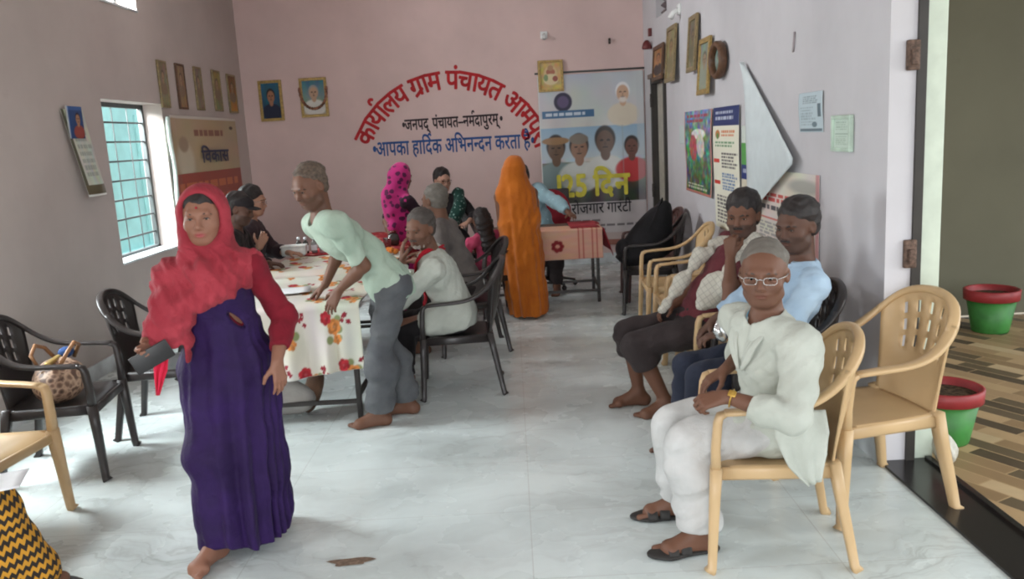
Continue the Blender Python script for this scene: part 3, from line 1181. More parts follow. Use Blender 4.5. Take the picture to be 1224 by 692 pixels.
# right-hand poster behind the seated man
c = Paint(84, 120, (220, 214, 202))
c.noise(16, 8, 31)
c.ell(.8, .16, .22, .08, (176, 176, 168), soft=.6)
c.ell(.15, .16, .12, .12, (176, 186, 170), soft=.6)
c.lines(.12, .30, .92, .42, 2, (196, 60, 54), 11, .75)
c.lines(.12, .46, .8, .53, 1, (52, 52, 60), 12, .8)
c.rect(.05, .62, .95, .64, (200, 120, 110))
c.lines(.1, .68, .95, .96, 6, (150, 150, 150), 13)
c.rect(0, 0, .012, 1, (160, 150, 140))
c.rect(.955, 0, 1, 1, (198, 150, 150))
c0, ux, uy = right_rect(905, 200, 980, 300)
o = plate('poster', c, c0, ux, uy, M_PRINT, thick=.003, warp=lambda u, v: .010 + .006 * np.sin(4 * u))
tag(o, 'cream poster with red lettering under the white fold', 'poster')
c = Paint(40, 60, (186, 202, 208))
c.lines(.2, .1, .85, .3, 4, (130, 146, 152), 2)
c.lines(.1, .36, .7, .85, 7, (150, 166, 172), 3)
c.rect(.8, .3, .92, .62, (96, 112, 120))
c.rect(.05, .9, .95, .97, (110, 126, 134))
c.ell(.65, .8, .1, .07, (110, 128, 136))
c0, ux, uy = right_rect(957, 112, 985, 158)
tag(plate('paper_notice', c, c0, ux, uy, M_PRINT, thick=.002, warp=lambda u, v: .006 + .004 * np.sin(5 * v)), 'pale blue paper notice taped on the right wall', 'notice')
c = Paint(30, 60, (196, 212, 200))
c.lines(.15, .12, .85, .42, 4, (150, 172, 156), 2)
c.rect(.1, .5, .9, .53, (140, 164, 148))
c.lines(.15, .58, .85, .9, 5, (160, 182, 166), 3)
c0, ux, uy = right_rect(999, 138, 1021, 181)
frame_pic(c0, ux, uy, NR, c, plain('pale_green_plastic', (186, 206, 190), .4), 'small pale green framed certificate right of the blue notice', 'certificate', 'certificate', bw=.02, deep=.025)
c = Paint(10, 24, (196, 206, 204))
c0, ux, uy = right_rect(812, 150, 819, 172)
tag(plate('paper_slip', c, c0, ux, uy, M_PRINT, thick=.002), 'small pale paper slip left of the glossy poster', 'notice')
# faint vertical cable stub on the right wall
p, q = WX(951, 38, XR), WX(949, 62, XR)
m = MB()
m.tube([(XR - .006, p[1], p[2]), (XR - .012, (p[1] + q[1]) / 2 - .02, (p[2] + q[2]) / 2), (XR - .006, q[1], q[2])], .006)
tag(m.build('wire', plain('grey_wire', (160, 150, 152), .6)), 'short grey wire stub on the right wall above the blue notice', 'wire')


def left_rect(x0, yt, x1, yb):
    """rectangle on the left wall: x0 nearer to the camera"""
    a, b = WX(x0, yt, XL), WX(x1, yb, XL)
    return np.array((XL + .003, a[1], a[2])), np.array((0, b[1] - a[1], 0)), np.array((0, 0, b[2] - a[2]))


five = [
    (185, 71, 203, 131, (126, 116, 92), (140, 130, 104), 'first small framed picture of five above the banner, nearest the window'),
    (207, 75, 224, 133, (140, 110, 84), (150, 120, 90), 'second small framed picture of five, with brownish figure'),
    (229, 79, 244, 134, (124, 112, 96), (134, 118, 100), 'middle one of the five small framed pictures on the left wall'),
    (251, 83, 266, 135, (150, 124, 70), (120, 120, 90), 'fourth small framed picture of five, yellow at the top'),
    (269, 88, 284, 137, (110, 74, 50), (190, 140, 60), 'last small framed picture of five, nearest the back corner'),
]
for i, (x0, y0_, x1, y1_, b0, b1, lab) in enumerate(five):
    c0, ux, uy = left_rect(x0, y0_, x1, y1_)
    uy[2] *= .97
    frame_pic(c0, ux, uy, (1, 0, 0), portrait(b0, b1, (160, 130, 104), (80, 70, 60), (130, 110, 90), 40 + i, r=.17, cy=.32, w=22, h=42), M_BRONZE if i != 1 else M_BROWNFR, lab, 'five pictures on the left wall', bw=.022, deep=.02)
# beige and red banner below them, one edge curling
c = Paint(130, 150, (176, 156, 122))
c.noise(12, 8, 51)
c.rect(0, 0, 1, .035, (206, 200, 190))
c.ell(.17, .48, .12, .2, (196, 186, 162), soft=.4)
c.ell(.17, .30, .06, .08, (150, 128, 104), soft=.4)
c.rect(0, .60, 1, 1, (150, 62, 46))
c.lines(.04, .70, .95, .80, 1, (206, 120, 70), 6, .8)
c.lines(.10, .86, .95, .96, 1, (190, 100, 60), 8, .8)
c.lines(.32, .15, .82, .22, 1, (120, 66, 50), 3, .9)
c.ell(.90, .12, .03, .02, (70, 50, 40))
c0, ux, uy = left_rect(197, 137, 286, 200)
e = empty('wall_banner', tuple(c0), 'beige and dark red banner on the left wall beside the window', 'banner')
hb = .98
plate('flex_sheet', c, (0, 0, 0), ux, (0, 0, -hb), M_FLEX, e, .004, warp=lambda u, v: .012 + .30 * np.clip(.10 - u, 0, 1) * (v > .0))
v, t, w = flat_line([('िव', H_), ('का', H_), ('स', H_)], 1.0, .03)
sx = .42 * np.linalg.norm(ux)
tag(letters('print_lettering', v * np.array((sx / w, .2, 1)), t, (.022, ux[1] * .38, -hb * .50), (0, 1, 0), UZ, plain('navy_ink', (60, 62, 84), .6), e), 'dark blue printed word')
m = MB()
m.grid(np.array([[(.02 + .035 * math.sin(3 * a), -.01 - .05 * a - .02 * math.sin(9 * b), -.02 - hb * b) for a in np.linspace(0, 1, 6)] for b in np.linspace(0, 1, 14)]))
m.build('curled_edge', plain('flex_back', (196, 210, 202), .5), e, solid=.003)
# calendar with a blue picture block on top
p0, p1 = WX(68, 130, XL), WX(124, 232, XL)
e = empty('wall_calendar', (XL + .004, p0[1], p0[2]), 'hanging wall calendar with a blue picture block, left of the window', 'calendar')
c = Paint(60, 110, (196, 200, 186))
c.noise(24, 9, 61)
c.rect(0, 0, .12, 1, (90, 88, 70))
c.rect(0, .86, 1, .97, (96, 88, 66))
c.lines(.2, .08, .9, .8, 9, (150, 156, 146), 3)
c.rect(0, .97, 1, 1, (226, 226, 220))
cw, chh = abs(p1[1] - p0[1]) * .62, abs(p1[2] - p0[2])
P = np.zeros((c.h, c.w, 3))
uu, vv = np.meshgrid(np.linspace(0, 1, c.w), np.linspace(0, 1, c.h))
P[..., 0] = .02 + .05 * vv * (1 - .5 * uu) + .03 * np.sin(3 * uu) * vv
P[..., 1] = uu * cw + .45 * cw * vv
P[..., 2] = -vv * chh
sheet('calendar_sheet', P[::-1], c.lin()[::-1], M_PRINT, e, .003)
c = Paint(24, 30, (40, 72, 120))
c.bust(.62, .4, .16, (176, 130, 100), (40, 34, 40), (150, 70, 60))
c.rect(0, 0, 1, .12, (60, 96, 150))
plate('picture_block', c, (.05, .10 * cw + .02, .02), (0, cw * .62, 0), (0, 0, -chh * .36), M_PRINT, e, .02)
# ------------------------------------------------------------------ moulded plastic armchairs
M_BEIGE = plain('beige_plastic', (194, 164, 122), 0.38, 0.45, var=0.03, scale=3.0)
M_BLACKP = plain('black_plastic', (46, 41, 40), 0.36, 0.5, var=0.06, scale=4.0)
M_MAROONP = plain('maroon_plastic', (84, 56, 52), 0.4, 0.5, var=0.06, scale=4.0)


def make_chair(mat, label, group):
    """front = -Y, floor at z 0"""
    e = empty('plastic_armchair', (0, 0, 0), label, 'chair', group)
    # seat: dished panel with rolled front edge and aprons
    m = MB()
    nx, ny = 17, 15
    P = np.zeros((ny, nx, 3))
    for j in range(ny):
        v = j / (ny - 1)
        for i in range(nx):
            u = i / (nx - 1) * 2 - 1
            hw = .255 - .045 * v
            P[j, i] = (u * hw, -.245 + .46 * v, .415 - .022 * (1 - u * u) * math.sin(math.pi * min(1, v * 1.05)) - .03 * max(0, .12 - v) / .12 - .008 * v)
    m.grid(P)
    m.build('seat', mat, e, solid=.012)
    m = MB()
    for s in (-1, 1):
        m.bar((s * .250, -.235, .395), (s * .212, .205, .385), .022, .052)
    m.bar((-.25, -.24, .385), (.25, -.24, .385), .022, .045)
    m.bar((-.21, .205, .385), (.21, .205, .385), .022, .045)
    m.build('seat_frame', mat, e)
    # rim: arms sweeping up into the top of the back
    half = [(.262, -.205, .640), (.272, -.10, .648), (.276, .02, .652), (.272, .11, .672), (.258, .19, .722), (.228, .255, .790), (.175, .298, .848), (.10, .320, .880), (0, .328, .890)]
    secs = [(.052, .022), (.056, .022), (.056, .022), (.054, .024), (.05, .026), (.046, .028), (.042, .03), (.038, .032), (.036, .034)]
    pts = half + [(-x, y, z) for x, y, z in half[-2::-1]]
    sc = secs + secs[-2::-1]
    # finer curve
    t0 = np.arange(len(pts))
    t1 = np.linspace(0, len(pts) - 1, 57)
    pa = np.array(pts)
    fine = np.stack([np.interp(t1, t0, pa[:, k]) for k in range(3)], 1)
    for _ in range(3):
        fine[1:-1] = (fine[:-2] + 2 * fine[1:-1] + fine[2:]) / 4
    sa = np.array(sc)
    fs = [(float(np.interp(q, t0, sa[:, 0])), float(np.interp(q, t0, sa[:, 1]))) for q in t1]
    for side, sl in ((1, slice(0, 18)), (-1, slice(39, 57))):
        m = MB()
        m.sweep(fine[sl], fs[sl], (0, 0, 1), 10, .6)
        a = (side * .262, -.205, .645)
        m.sweep([(side * .262, -.196, .640), (side * .264, -.222, .628), (side * .262, -.230, .60), (side * .256, -.238, .50), (side * .252, -.238, .40)],
                [(.052, .022), (.052, .03), (.05, .034), (.052, .036), (.056, .04)], (0, 1, 0.01), 10, .6)
        m.build('armrest', mat, e)
    # backrest shell with moulded slots, under the rim
    top = fine[17:40]
    m = MB()
    nz, nx = 20, 23
    P = np.zeros((nz, nx, 3))
    for i in range(nx):
        tp = top[i]
        u = i / (nx - 1) * 2 - 1
        bot = np.array((-u * .195, .215 - .012 * u * u, .40))
        tpp = tp.copy()
        for j in range(nz):
            v = j / (nz - 1)
            p = bot * (1 - v) + tpp * v
            # keep the sides fairly upright low down
            p[0] = -u * (.195 + .01 * v) * (1 - v ** 2) + tp[0] * v ** 2
            p[1] = bot[1] * (1 - v) + tp[1] * v + .02 * math.sin(math.pi * v) * (1 - u * u) - 0.0
            P[j, i] = p
    vs = P.reshape(-1, 3)
    fs2 = []
    for j in range(nz - 1):
        for i in range(nx - 1):
            if 9 <= j <= 16 and 4 <= i <= 17 and i % 3 == 1 and j % 3 != 2:
                continue
            fs2.append((j * nx + i, j * nx + i + 1, (j + 1) * nx + i + 1, (j + 1) * nx + i))
    m.add(vs, fs2)
    m.build('backrest', mat, e, solid=.010)
    m = MB()
    m.sweep(fine[16:41], fs[16:41], (0, 0, 1), 10, .6)
    m.build('top_rail', mat, e)
    for s in (-1, 1):
        m = MB()
        m.sweep([(s * .252, -.236, .42), (s * .256, -.244, .30), (s * .264, -.254, .10), (s * .268, -.258, .018), (s * .272, -.268, .0)],
                [(.066, .046), (.060, .042), (.046, .036), (.042, .034), (.056, .046)], (0, 1, .01), 10, .45)
        m.build('leg', mat, e)
        m = MB()
        m.sweep([(s * .205, .205, .42), (s * .215, .225, .30), (s * .236, .262, .10), (s * .244, .276, .018), (s * .248, .286, .0)],
                [(.066, .046), (.060, .042), (.046, .036), (.042, .034), (.056, .046)], (0, 1, .01), 10, .45)
        m.build('leg', mat, e)
    return e


BEIGE = make_chair(M_BEIGE, 'x', None)
BLACK = make_chair(M_BLACKP, 'x', None)
_used = {}


def chair(proto, x, y, deg, label, group=None, scale=1.0):
    e = proto if proto.name not in _used else copy_tree(proto)
    _used[proto.name] = 1
    e.location = (x, y, 0)
    e.rotation_euler = (0, 0, math.radians(deg))
    e.scale = (scale,) * 3
    e['label'] = label
    if group:
        e['group'] = group
    elif 'group' in e:
        del e['group']
    return e


GB, GK = 'beige armchairs along the right wall', 'black armchairs around the room'
chair(BEIGE, .98, 3.22, -97, 'beige plastic armchair carrying the old man in white', GB)
chair(BEIGE, 1.51, 3.59, -79, 'empty beige plastic armchair standing in the doorway', GB, 1.04)
chair(BEIGE, 1.24, 4.88, -90, 'beige plastic armchair under the man with the checked shawl', GB)
chair(BEIGE, 1.30, 5.62, -90, 'empty beige armchair next beyond the man with the checked shawl', GB)
chair(BEIGE, 1.32, 6.22, -91, 'empty beige armchair in the middle of the three beyond the men', GB)
chair(BEIGE, 1.32, 6.98, -92, 'empty beige armchair farthest down the right wall', GB)
chair(BEIGE, -2.56, 3.66, 84, 'empty beige plastic armchair at the left picture edge', 'beige armchairs on the left side')
chair(BEIGE, -2.50, 2.86, 90, 'beige plastic armchair under the zigzag saree at the bottom left corner', 'beige armchairs on the left side')
chair(BLACK, 1.28, 4.16, -92, 'black plastic armchair under the man in the pale blue shirt', GK)
chair(BLACK, 1.28, 7.85, -100, 'black plastic armchair with a black bag slung over it', GK)
chair(BLACK, -2.56, 4.48, 98, 'black plastic armchair holding a patterned handbag at the left wall', GK)
chair(BLACK, -2.24, 5.15, 96, 'empty black plastic armchair behind the woman in the purple saree', GK)
chair(BLACK, -.42, 5.62, -86, 'black plastic armchair under the bearded man in white with a red scarf', GK)
chair(BLACK, -.40, 6.72, -80, 'black plastic armchair under the grey-haired man in a grey shirt', GK)
chair(BLACK, -2.36, 6.45, 90, 'black plastic armchair under the man in the black cap', GK)
chair(BLACK, -2.32, 7.15, 90, 'black plastic armchair under the person in dark clothes wearing glasses', GK)
chair(BLACK, -.22, 7.95, -60, 'black plastic armchair under the long-haired girl in pink', GK)
chair(BLACK, -.72, 9.55, 10, 'black plastic armchair under the woman in glasses at the back wall', GK)
b = make_chair(M_MAROONP, 'dark maroon plastic armchair behind the black bag by the far door', 'black armchairs around the room')
b.location = (1.36, 8.45, 0)
b.rotation_euler = (0, 0, math.radians(-90))

# ------------------------------------------------------------------ printed cloth painted as rasters
ROSE, ORANGE, LEAF, DARKR = (176, 48, 56), (200, 128, 70), (130, 138, 96), (140, 36, 50)


def flower(c, x, y, r, col, seed, petals=6):
    rr = random.Random(seed)
    k = c.w / c.h
    for ring, n, q in ((.62, petals, .46), (.28, 4, .36)):
        a0 = rr.random() * 6
        for i in range(n):
            a = a0 + 2 * math.pi * i / n
            sh = .8 + .35 * rr.random()
            c.ell(x + r * ring * math.cos(a), y + r * ring * math.sin(a) * k, r * q, r * q * k, np.clip(np.array(col) * sh, 0, 255), soft=.3)
    c.ell(x, y, r * .2, r * .2 * k, np.clip(np.array(col) * .7 + 40, 0, 255))


def leaf(c, x, y, r, a):
    k = c.w / c.h
    c.ell(x + r * math.cos(a), y + r * math.sin(a) * k, r * .55, r * .26, LEAF, soft=.3, rot=a)


def floral(w, h, um, vm, seed):
    """cream cloth with sprays of red and orange flowers; um x vm metres"""
    c = Paint(w, h, (206, 202, 190))
    c.noise(14, 14, seed)
    rr = random.Random(seed)
    step = .285
    for i in range(int(um / step) + 1):
        for j in range(int(vm / step) + 1):
            x = (i + .5 * (j % 2) + .25 + .2 * rr.random()) * step / um
            y = (j + .3 + .3 * rr.random()) * step / vm
            if x > 1.05 or y > 1.05:
                continue
            r = .036 / um
            for k_ in range(6):
                leaf(c, x + rr.uniform(-1, 1) * r, y + rr.uniform(-1, 1) * r * um / vm, r * rr.uniform(.9, 1.3), rr.random() * 6.28)
            flower(c, x, y, r * 1.25, ORANGE, rr.randint(0, 999))
            flower(c, x - r * 1.6, y - r * 1.5 * um / vm, r * 1.05, ROSE, rr.randint(0, 999))
            flower(c, x + r * .6, y + r * 2.1 * um / vm, r * .8, ORANGE, rr.randint(0, 999), 5)
            for k_ in range(5):
                flower(c, x + r * rr.uniform(1.2, 3.2), y + r * rr.uniform(-2.6, -.4) * um / vm, r * .38, DARKR, rr.randint(0, 999), 4)
    return c


M_FLORAL = vcol('floral_cotton', .8, .2, bump=.15)


def table_frame(name, x0, x1, y0, y1, h, label, inset=.04):
    e = empty(name, ((x0 + x1) / 2, (y0 + y1) / 2, 0), label, 'table')
    cx, cy_ = (x0 + x1) / 2, (y0 + y1) / 2
    m = MB()
    m.box((0, 0, h - .0125), (x1 - x0, y1 - y0, .025), bev=.004)
    m.build('tabletop', plain('dark_laminate', (92, 74, 60), .5), e, smooth=False)
    a, b_ = (x1 - x0) / 2 - inset, (y1 - y0) / 2 - inset
    for sx in (-1, 1):
        for sy in (-1, 1):
            m = MB()
            m.box((sx * a, sy * b_, (h - .025) / 2), (.032, .032, h - .025), bev=.004)
            m.build('leg', M_STEEL2, e)
    m = MB()
    for sx in (-1, 1):
        m.box((sx * a, 0, .16), (.025, 2 * b_, .025))
    for sy in (-1, 1):
        m.box((0, sy * b_, .12), (2 * a, .025, .025))
    m.build('stretcher', M_STEEL2, e, smooth=False)
    return e


M_STEEL2 = plain('dark_steel_tube', (58, 54, 52), .45, .5, .3)
TX0, TX1, TY0, TY1, TH = -1.96, -.99, 5.0, 7.25, .752
table_frame('folding_table', TX0, TX1, TY0, TY1, TH, 'long table under the floral cloth, dark legs showing below')
# floral cloth: top and the hanging front, one sheet, with soft folds
um, vm = 1.16, 2.25 + .42
NU, NV = 190, 420
cv = floral(NU, NV, um, vm, 17)
P = np.zeros((NV, NU, 3))
rr = np.random.RandomState(3)
for j in range(NV):
    s = j / (NV - 1) * vm                                   # from the far end towards the camera, then down
    for_i = np.linspace(0, 1, NU)
    xx = TX0 - .02 + for_i * (TX1 - TX0 + .045)
    d = s - 2.25
    ridge = .035 * np.exp(-((s - .95 - .12 * np.sin(4 * for_i)) / .07) ** 2) + .03 * np.exp(-((s - 1.28 - .1 * np.sin(3 * for_i + 1)) / .05) ** 2)
    wr = .006 * np.abs(np.sin(9 * s + 5 * np.sin(3 * for_i)))
    if d <= 0:
        P[j, :, 0] = xx
        P[j, :, 1] = TY1 - s
        P[j, :, 2] = TH + .006 + wr + ridge * (s < 1.6)
    else:
        r_ = .035
        a = min(d / r_, math.pi / 2)
        dn = max(0, d - r_ * math.pi / 2)
        hem = 1 + .42 * (1 - for_i) ** 1.3                        # hangs lower at the left
        sway = .028 * np.sin(for_i * 17 + 1.0) * min(1, dn / .3) + .012 * np.sin(for_i * 41) * min(1, dn / .3)
        P[j, :, 0] = xx + .01 * np.sin(for_i * 17 + 2.4) * min(1, dn / .2)
        P[j, :, 1] = TY1 - 2.25 - r_ * math.sin(a) - np.abs(sway) - .01
        P[j, :, 2] = TH + .006 - r_ * (1 - math.cos(a)) - dn * hem * 1.0
o = sheet('tablecloth', P[::-1], cv.lin()[::-1], M_FLORAL, None, .003)
tag(o, 'cream tablecloth printed with red and orange flowers on the long table', 'tablecloth')
# white and brown bundle under the table
m = MB()
for i, (q, r_, mt) in enumerate((((-1.62, 5.12, .15), (.30, .1, .14), 0), ((-1.86, 5.15, .16), (.14, .10, .15), 0))):
    m.ball(q, r_, n=20, m=12)
o = m.build('cloth_sack', cloth('dull_white_sack', (176, 172, 166), (150, 146, 142)), None)
for v in o.data.vertices:
    q = v.co
    q.z = max(.002, q.z + .02 * math.sin(17 * q.x + 3 * q.y))
tag(o, 'dull white cloth sack lying under the front of the long table', 'sack')
m = MB()
m.ball((0, 0, 0), (.06, .09, .16), n=16, m=10)
o = m.build('brown_bag', cloth('brown_bag_cloth', (116, 88, 70), (88, 66, 54)), None)
o.location = (-1.36, 5.22, .155)
o.rotation_euler = (.1, .35, .3)
tag(o, 'small brown bag beside the white sack under the long table', 'bag')

# second table with red cloth beyond the first
table_frame('folding_table', -1.90, -.95, 7.35, 9.0, .75, 'second table under the red cloth, end to end with the floral one')
m = MB()
P = np.zeros((50, 30, 3))
for j in range(50):
    s = j / 49
    for i in range(30):
        u = i / 29
        P[j, i] = (-1.94 + 1.03 * u, 9.0 - 1.66 * s, .756 + .004 * math.sin(31 * u + 13 * s))
        if u > .96 or u < .04:
            P[j, i, 2] -= .10
m.grid(P)
t = NT('red_flower_cloth', .85, .2)
v_ = t.coord('Object')
vo = t.n('ShaderNodeTexVoronoi', Scale=11.0)
t.l(v_, vo.inputs['Vector'])
t.base(t.ramp(vo.outputs['Distance'], [(0.0, (222, 190, 170)), (.22, (196, 120, 110)), (.34, (150, 44, 48)), (1.0, (140, 34, 42))]))
tag(m.build('tablecloth', t.m, solid=.003), 'red flowered tablecloth on the second table', 'tablecloth')

# ------------------------------------------------------------------ things on the tables
M_PAPER = plain('white_paper', (226, 228, 230), .7, .2, var=.02)
def paper(x, y, z, w, d, deg, label, name='paper_sheet', curl=.004):
    m = MB()
    P = np.array([[(w * (u - .5), d * (v - .5), curl * (2 * u - 1) ** 2) for u in np.linspace(0, 1, 7)] for v in np.linspace(0, 1, 7)])
    m.grid(P)
    o = m.build(name, M_PAPER, None, solid=.0015)
    o.location = (x, y, z)
    o.rotation_euler = (0, 0, math.radians(deg))
    return tag(o, label, 'paper')


p = WZ(340, 349, .77)
paper(p[0], p[1], .775, .34, .24, 12, 'white paper lying on the front of the floral tablecloth')
p = WZ(312, 316, .77)
paper(p[0], p[1] - .1, .772, .24, .30, -10, 'white paper near the hands of the man in the black cap')
p = WZ(352, 302, .79)
m = MB()
m.box((0, 0, .04), (.21, .13, .08), bev=.018)
e = empty('plastic_box', (p[0], p[1], .768), 'white lidded plastic box on the floral tablecloth', 'box', rz=.1)
m.build('body', plain('white_plastic', (222, 224, 220), .4), e)
m = MB()
m.box((0, 0, .082), (.222, .142, .016), bev=.007)
m.build('lid', plain('white_plastic', (222, 224, 220), .4), e)
M_GLASSDARK = plain('dark_bottle', (62, 58, 54), .2, .6)
M_CLEARB = plain('pale_bottle', (150, 150, 146), .2, .6)


def bottle(px, py, Y, h, r, body, cap, label, group):
    p = W(px, py, Y)
    e = empty('bottle', (p[0], Y, .762), label, 'bottle', group)
    m = MB()
    m.lathe([(.001, 0), (r, .0), (r, h * .6), (r * .85, h * .7), (r * .42, h * .78), (r * .42, h * .86), (.001, h * .86)], n=16)
    m.build('body', body, e)
    m = MB()
    m.lathe([(.001, h * .84), (r * .55, h * .84), (r * .55, h), (.001, h)], n=14)
    m.build('cap', cap, e)
    m = MB()
    m.lathe([(r * 1.02, h * .15), (r * 1.02, h * .5)], n=16, cap=False)
    m.build('paper_label', M_PAPER, e)
    return e


bottle(358, 300, 7.48, .15, .026, M_GLASSDARK, M_PAPER, 'white-capped bottle nearest the white box', 'bottles beyond the white box')
bottle(366, 300, 7.50, .145, .026, M_GLASSDARK, M_PAPER, 'middle white-capped bottle of the three beyond the white box', 'bottles beyond the white box')
bottle(376, 300, 7.52, .14, .026, M_CLEARB, M_PAPER, 'white-capped bottle nearest the steel tumblers', 'bottles beyond the white box')
for i, (px, lab) in enumerate(((386, 'paper cup beside the white-capped bottles'), (392, 'paper cup next to the green-shirted man on the red tablecloth'))):
    p = W(px, 300, 7.50)
    e = empty('paper_cup', (p[0], 7.50 + .06 * i, .762), lab, 'cup', 'paper cups on the red tablecloth')
    m = MB()
    m.lathe([(.001, 0), (.026, 0), (.036, .085), (.038, .09), (.034, .088), (.025, .006), (.001, .006)], n=18)
    m.build('body', M_PAPER, e)
# flower heap, tumbler and small camera-like black pot between the bending man and the magenta saree
p = W(475, 306, 7.1)
e = empty('marigold_heap', (-1.06, 7.10, .765), 'small heap of orange marigolds on the table edge', 'flowers')
for i in range(9):
    m = MB()
    m.ball((.04 * math.cos(i * 2.4) * (i > 0), .04 * math.sin(i * 2.4) * (i > 0), .02 + .018 * (i < 3)), (.024, .024, .02), n=10, m=6)
    m.build('flower', plain('marigold', (214, 120, 50), .9, var=.3, scale=90), e)
e = empty('steel_tumbler', (-1.14, 7.42, .765), 'steel tumbler behind the marigold heap', 'cup')
m = MB()
m.lathe([(.001, 0), (.03, 0), (.036, .10), (.038, .102), (.034, .1), (.028, .006), (.001, .006)], n=20)
m.build('body', plain('steel', (176, 176, 176), .25, .5, .9), e)
e = empty('ink_pad_box', (-1.13, 7.75, .765), 'dark round-topped pot behind the steel tumbler', 'pot')
m = MB()
m.lathe([(.001, 0), (.05, 0), (.058, .05), (.05, .09), (.03, .11), (.001, .11)], n=20)
m.build('body', M_GLASSDARK, e)
m = MB()
m.lathe([(.001, .11), (.034, .11), (.030, .13), (.001, .135)], n=18)
m.build('lid', plain('dark_red_enamel', (104, 44, 44), .4), e)

# ------------------------------------------------------------------ officer's desk at the back
DX0, DX1, DY0, DY1 = -.25, .86, 8.28, 8.92
table_frame('office_desk', DX0, DX1, DY0, DY1, .75, 'small desk with pink and red cloth before the large banner')
cw_ = Paint(150, 60, (206, 160, 138))
cw_.noise(12, 12, 71)
for x0 in (.02, .06, .78, .82, .90, .94):
    cw_.rect(x0, 0, x0 + .012, 1, (170, 84, 76), .7)
for cx0 in (.24, .60):
    for i in range(7):
        a = 2 * math.pi * i / 7
        cw_.ell(cx0 + .036 * math.cos(a), .55 + .13 * math.sin(a), .022, .07, (130, 40, 44), soft=.3)
    cw_.ell(cx0, .55, .02, .05, (206, 150, 130))
P = np.zeros((60, 150, 3))
for j in range(60):
    s = j / 59 * .62
    u = np.linspace(0, 1, 150)
    P[j, :, 0] = DX0 - .01 + u * (DX1 - DX0 + .02)
    if s < .32:
        P[j, :, 1] = DY0 + .32 - s
        P[j, :, 2] = .757
    else:
        P[j, :, 1] = DY0 - .022 - .006 * np.sin(u * 20) * (s - .32) / .3
        P[j, :, 2] = .757 - (s - .32)
    P[j, :, 1] -= .0
# paint only the hanging part: stretch the canvas so rows 30.. carry the print
full = cw_.lin()
col = np.concatenate([np.repeat(full[:1], 30, 0), full[::2]], 0)
o = sheet('desk_cloth', P[::-1], col[::-1], M_FLORAL, None, .003)
tag(o, 'pink cloth with dark red emblems hanging over the desk front', 'tablecloth')
m = MB()
P = np.zeros((16, 16, 3))
for i in range(16):
    for j in range(16):
        u, v = i / 15, j / 15
        x = DX1 - .30 + .34 * u
        y = DY0 + .02 + .60 * v
        z = .764
        if u > .85:
            q = (u - .85) / .15
            x = DX1 + .014 + .10 * q * (1 - v) + .02 * math.sin(9 * v)
            z = .764 - (.30 - .16 * v) * q
        P[i, j] = (x, y, z)
m.grid(P)
tag(m.build('red_cloth', cloth('red_cotton', (170, 44, 54), (140, 30, 42)), solid=.004), 'bright red cloth hanging off the right corner of the desk', 'cloth')
# red swivel chair
e = empty('swivel_chair', (.36, 9.28, 0), 'red-backed swivel chair behind the desk at the back wall', 'chair', rz=math.radians(-6))
M_REDF = cloth('red_chair_fabric', (146, 40, 50), (120, 30, 40))
m = MB()
m.box((0, 0, .46), (.48, .46, .09), bev=.035)
m.build('seat', M_REDF, e)
m = MB()
R = Matrix.Rotation(math.radians(-10), 3, 'X')
m.ball((.05, .27, .81), (.22, .06, .27), R, 28, 16)
m.build('backrest', M_REDF, e)
m = MB()
m.box((.05, .325, .84), (.40, .03, .48), R, bev=.02)
m.bar((.02, .20, .42), (.05, .34, .66), .06, .02)
m.build('back_support', M_BLACKP, e)
for s in (-1, 1):
    m = MB()
    m.tube([(s * .25, .1, .45), (s * .29, .08, .62), (s * .29, -.02, .66), (s * .29, -.16, .66)], .018)
    m.build('armrest', M_BLACKP, e)
m = MB()
m.tube([(0, 0, .08), (0, 0, .42)], .028)
m.lathe([(.001, .25), (.12, .25), (.12, .27), (.001, .27)], n=24)
m.build('gas_lift', M_BLACKP, e)
for i in range(5):
    a = math.radians(18 + 72 * i)
    m = MB()
    m.bar((.03 * math.cos(a), .03 * math.sin(a), .12), (.30 * math.cos(a), .30 * math.sin(a), .065), .045, .035, .03, .025)
    o = m.build('base_arm', M_BLACKP, e)
    m = MB()
    m.ball((.30 * math.cos(a), .30 * math.sin(a), .03), .03, n=12, m=8)
    m.build('caster', M_BLACKP, o)
# black bag slung over the far black chair
o_bag = empty('shoulder_bag', (1.22, 7.84, .43), 'large black bag slung over the far black chair', 'bag', rz=math.radians(4))
M_NYLON = cloth('black_nylon', (36, 35, 38), (26, 26, 28), rough=.7)
m = MB()
P = np.zeros((15, 26, 3))
for i in range(15):                       # sagging soft body, hung from its upper right corner
    v = i / 14
    zc_ = .02 + .56 * v
    cx_ = -.02 + .20 * v ** 1.5
    rx_ = (.27 * (1 - v) ** .55 + .035) * min(1, .55 + 3 * v)
    ry_ = (.15 * (1 - v) ** .5 + .03) * min(1, .6 + 3 * v)
    for j in range(26):
        a = 2 * math.pi * j / 25
        w_ = 1 + .05 * math.sin(5 * a + 9 * v) * (1 - v)
        P[i, j] = (cx_ + rx_ * math.cos(a) * w_, ry_ * math.sin(a) * w_, zc_ + .02 * math.cos(a))
m.grid(P)
m.add([tuple(p) for p in P[0][:-1]], [tuple(range(25))[::-1]])
m.add([tuple(p) for p in P[-1][:-1]], [tuple(range(25))])
o = m.build('body', M_NYLON, o_bag)
m = MB()
m.ball((-.20, 0, .16), (.08, .11, .10), n=20, m=12)
m.build('front_pocket', M_NYLON, o_bag)
m = MB()
m.sweep([(.02, -.10, .34), (.08, -.09, .46), (.18, 0, .60), (.08, .09, .46), (.02, .10, .34)], (.05, .012), (1, 0, 0), 8)
m.build('strap', M_NYLON, o_bag)

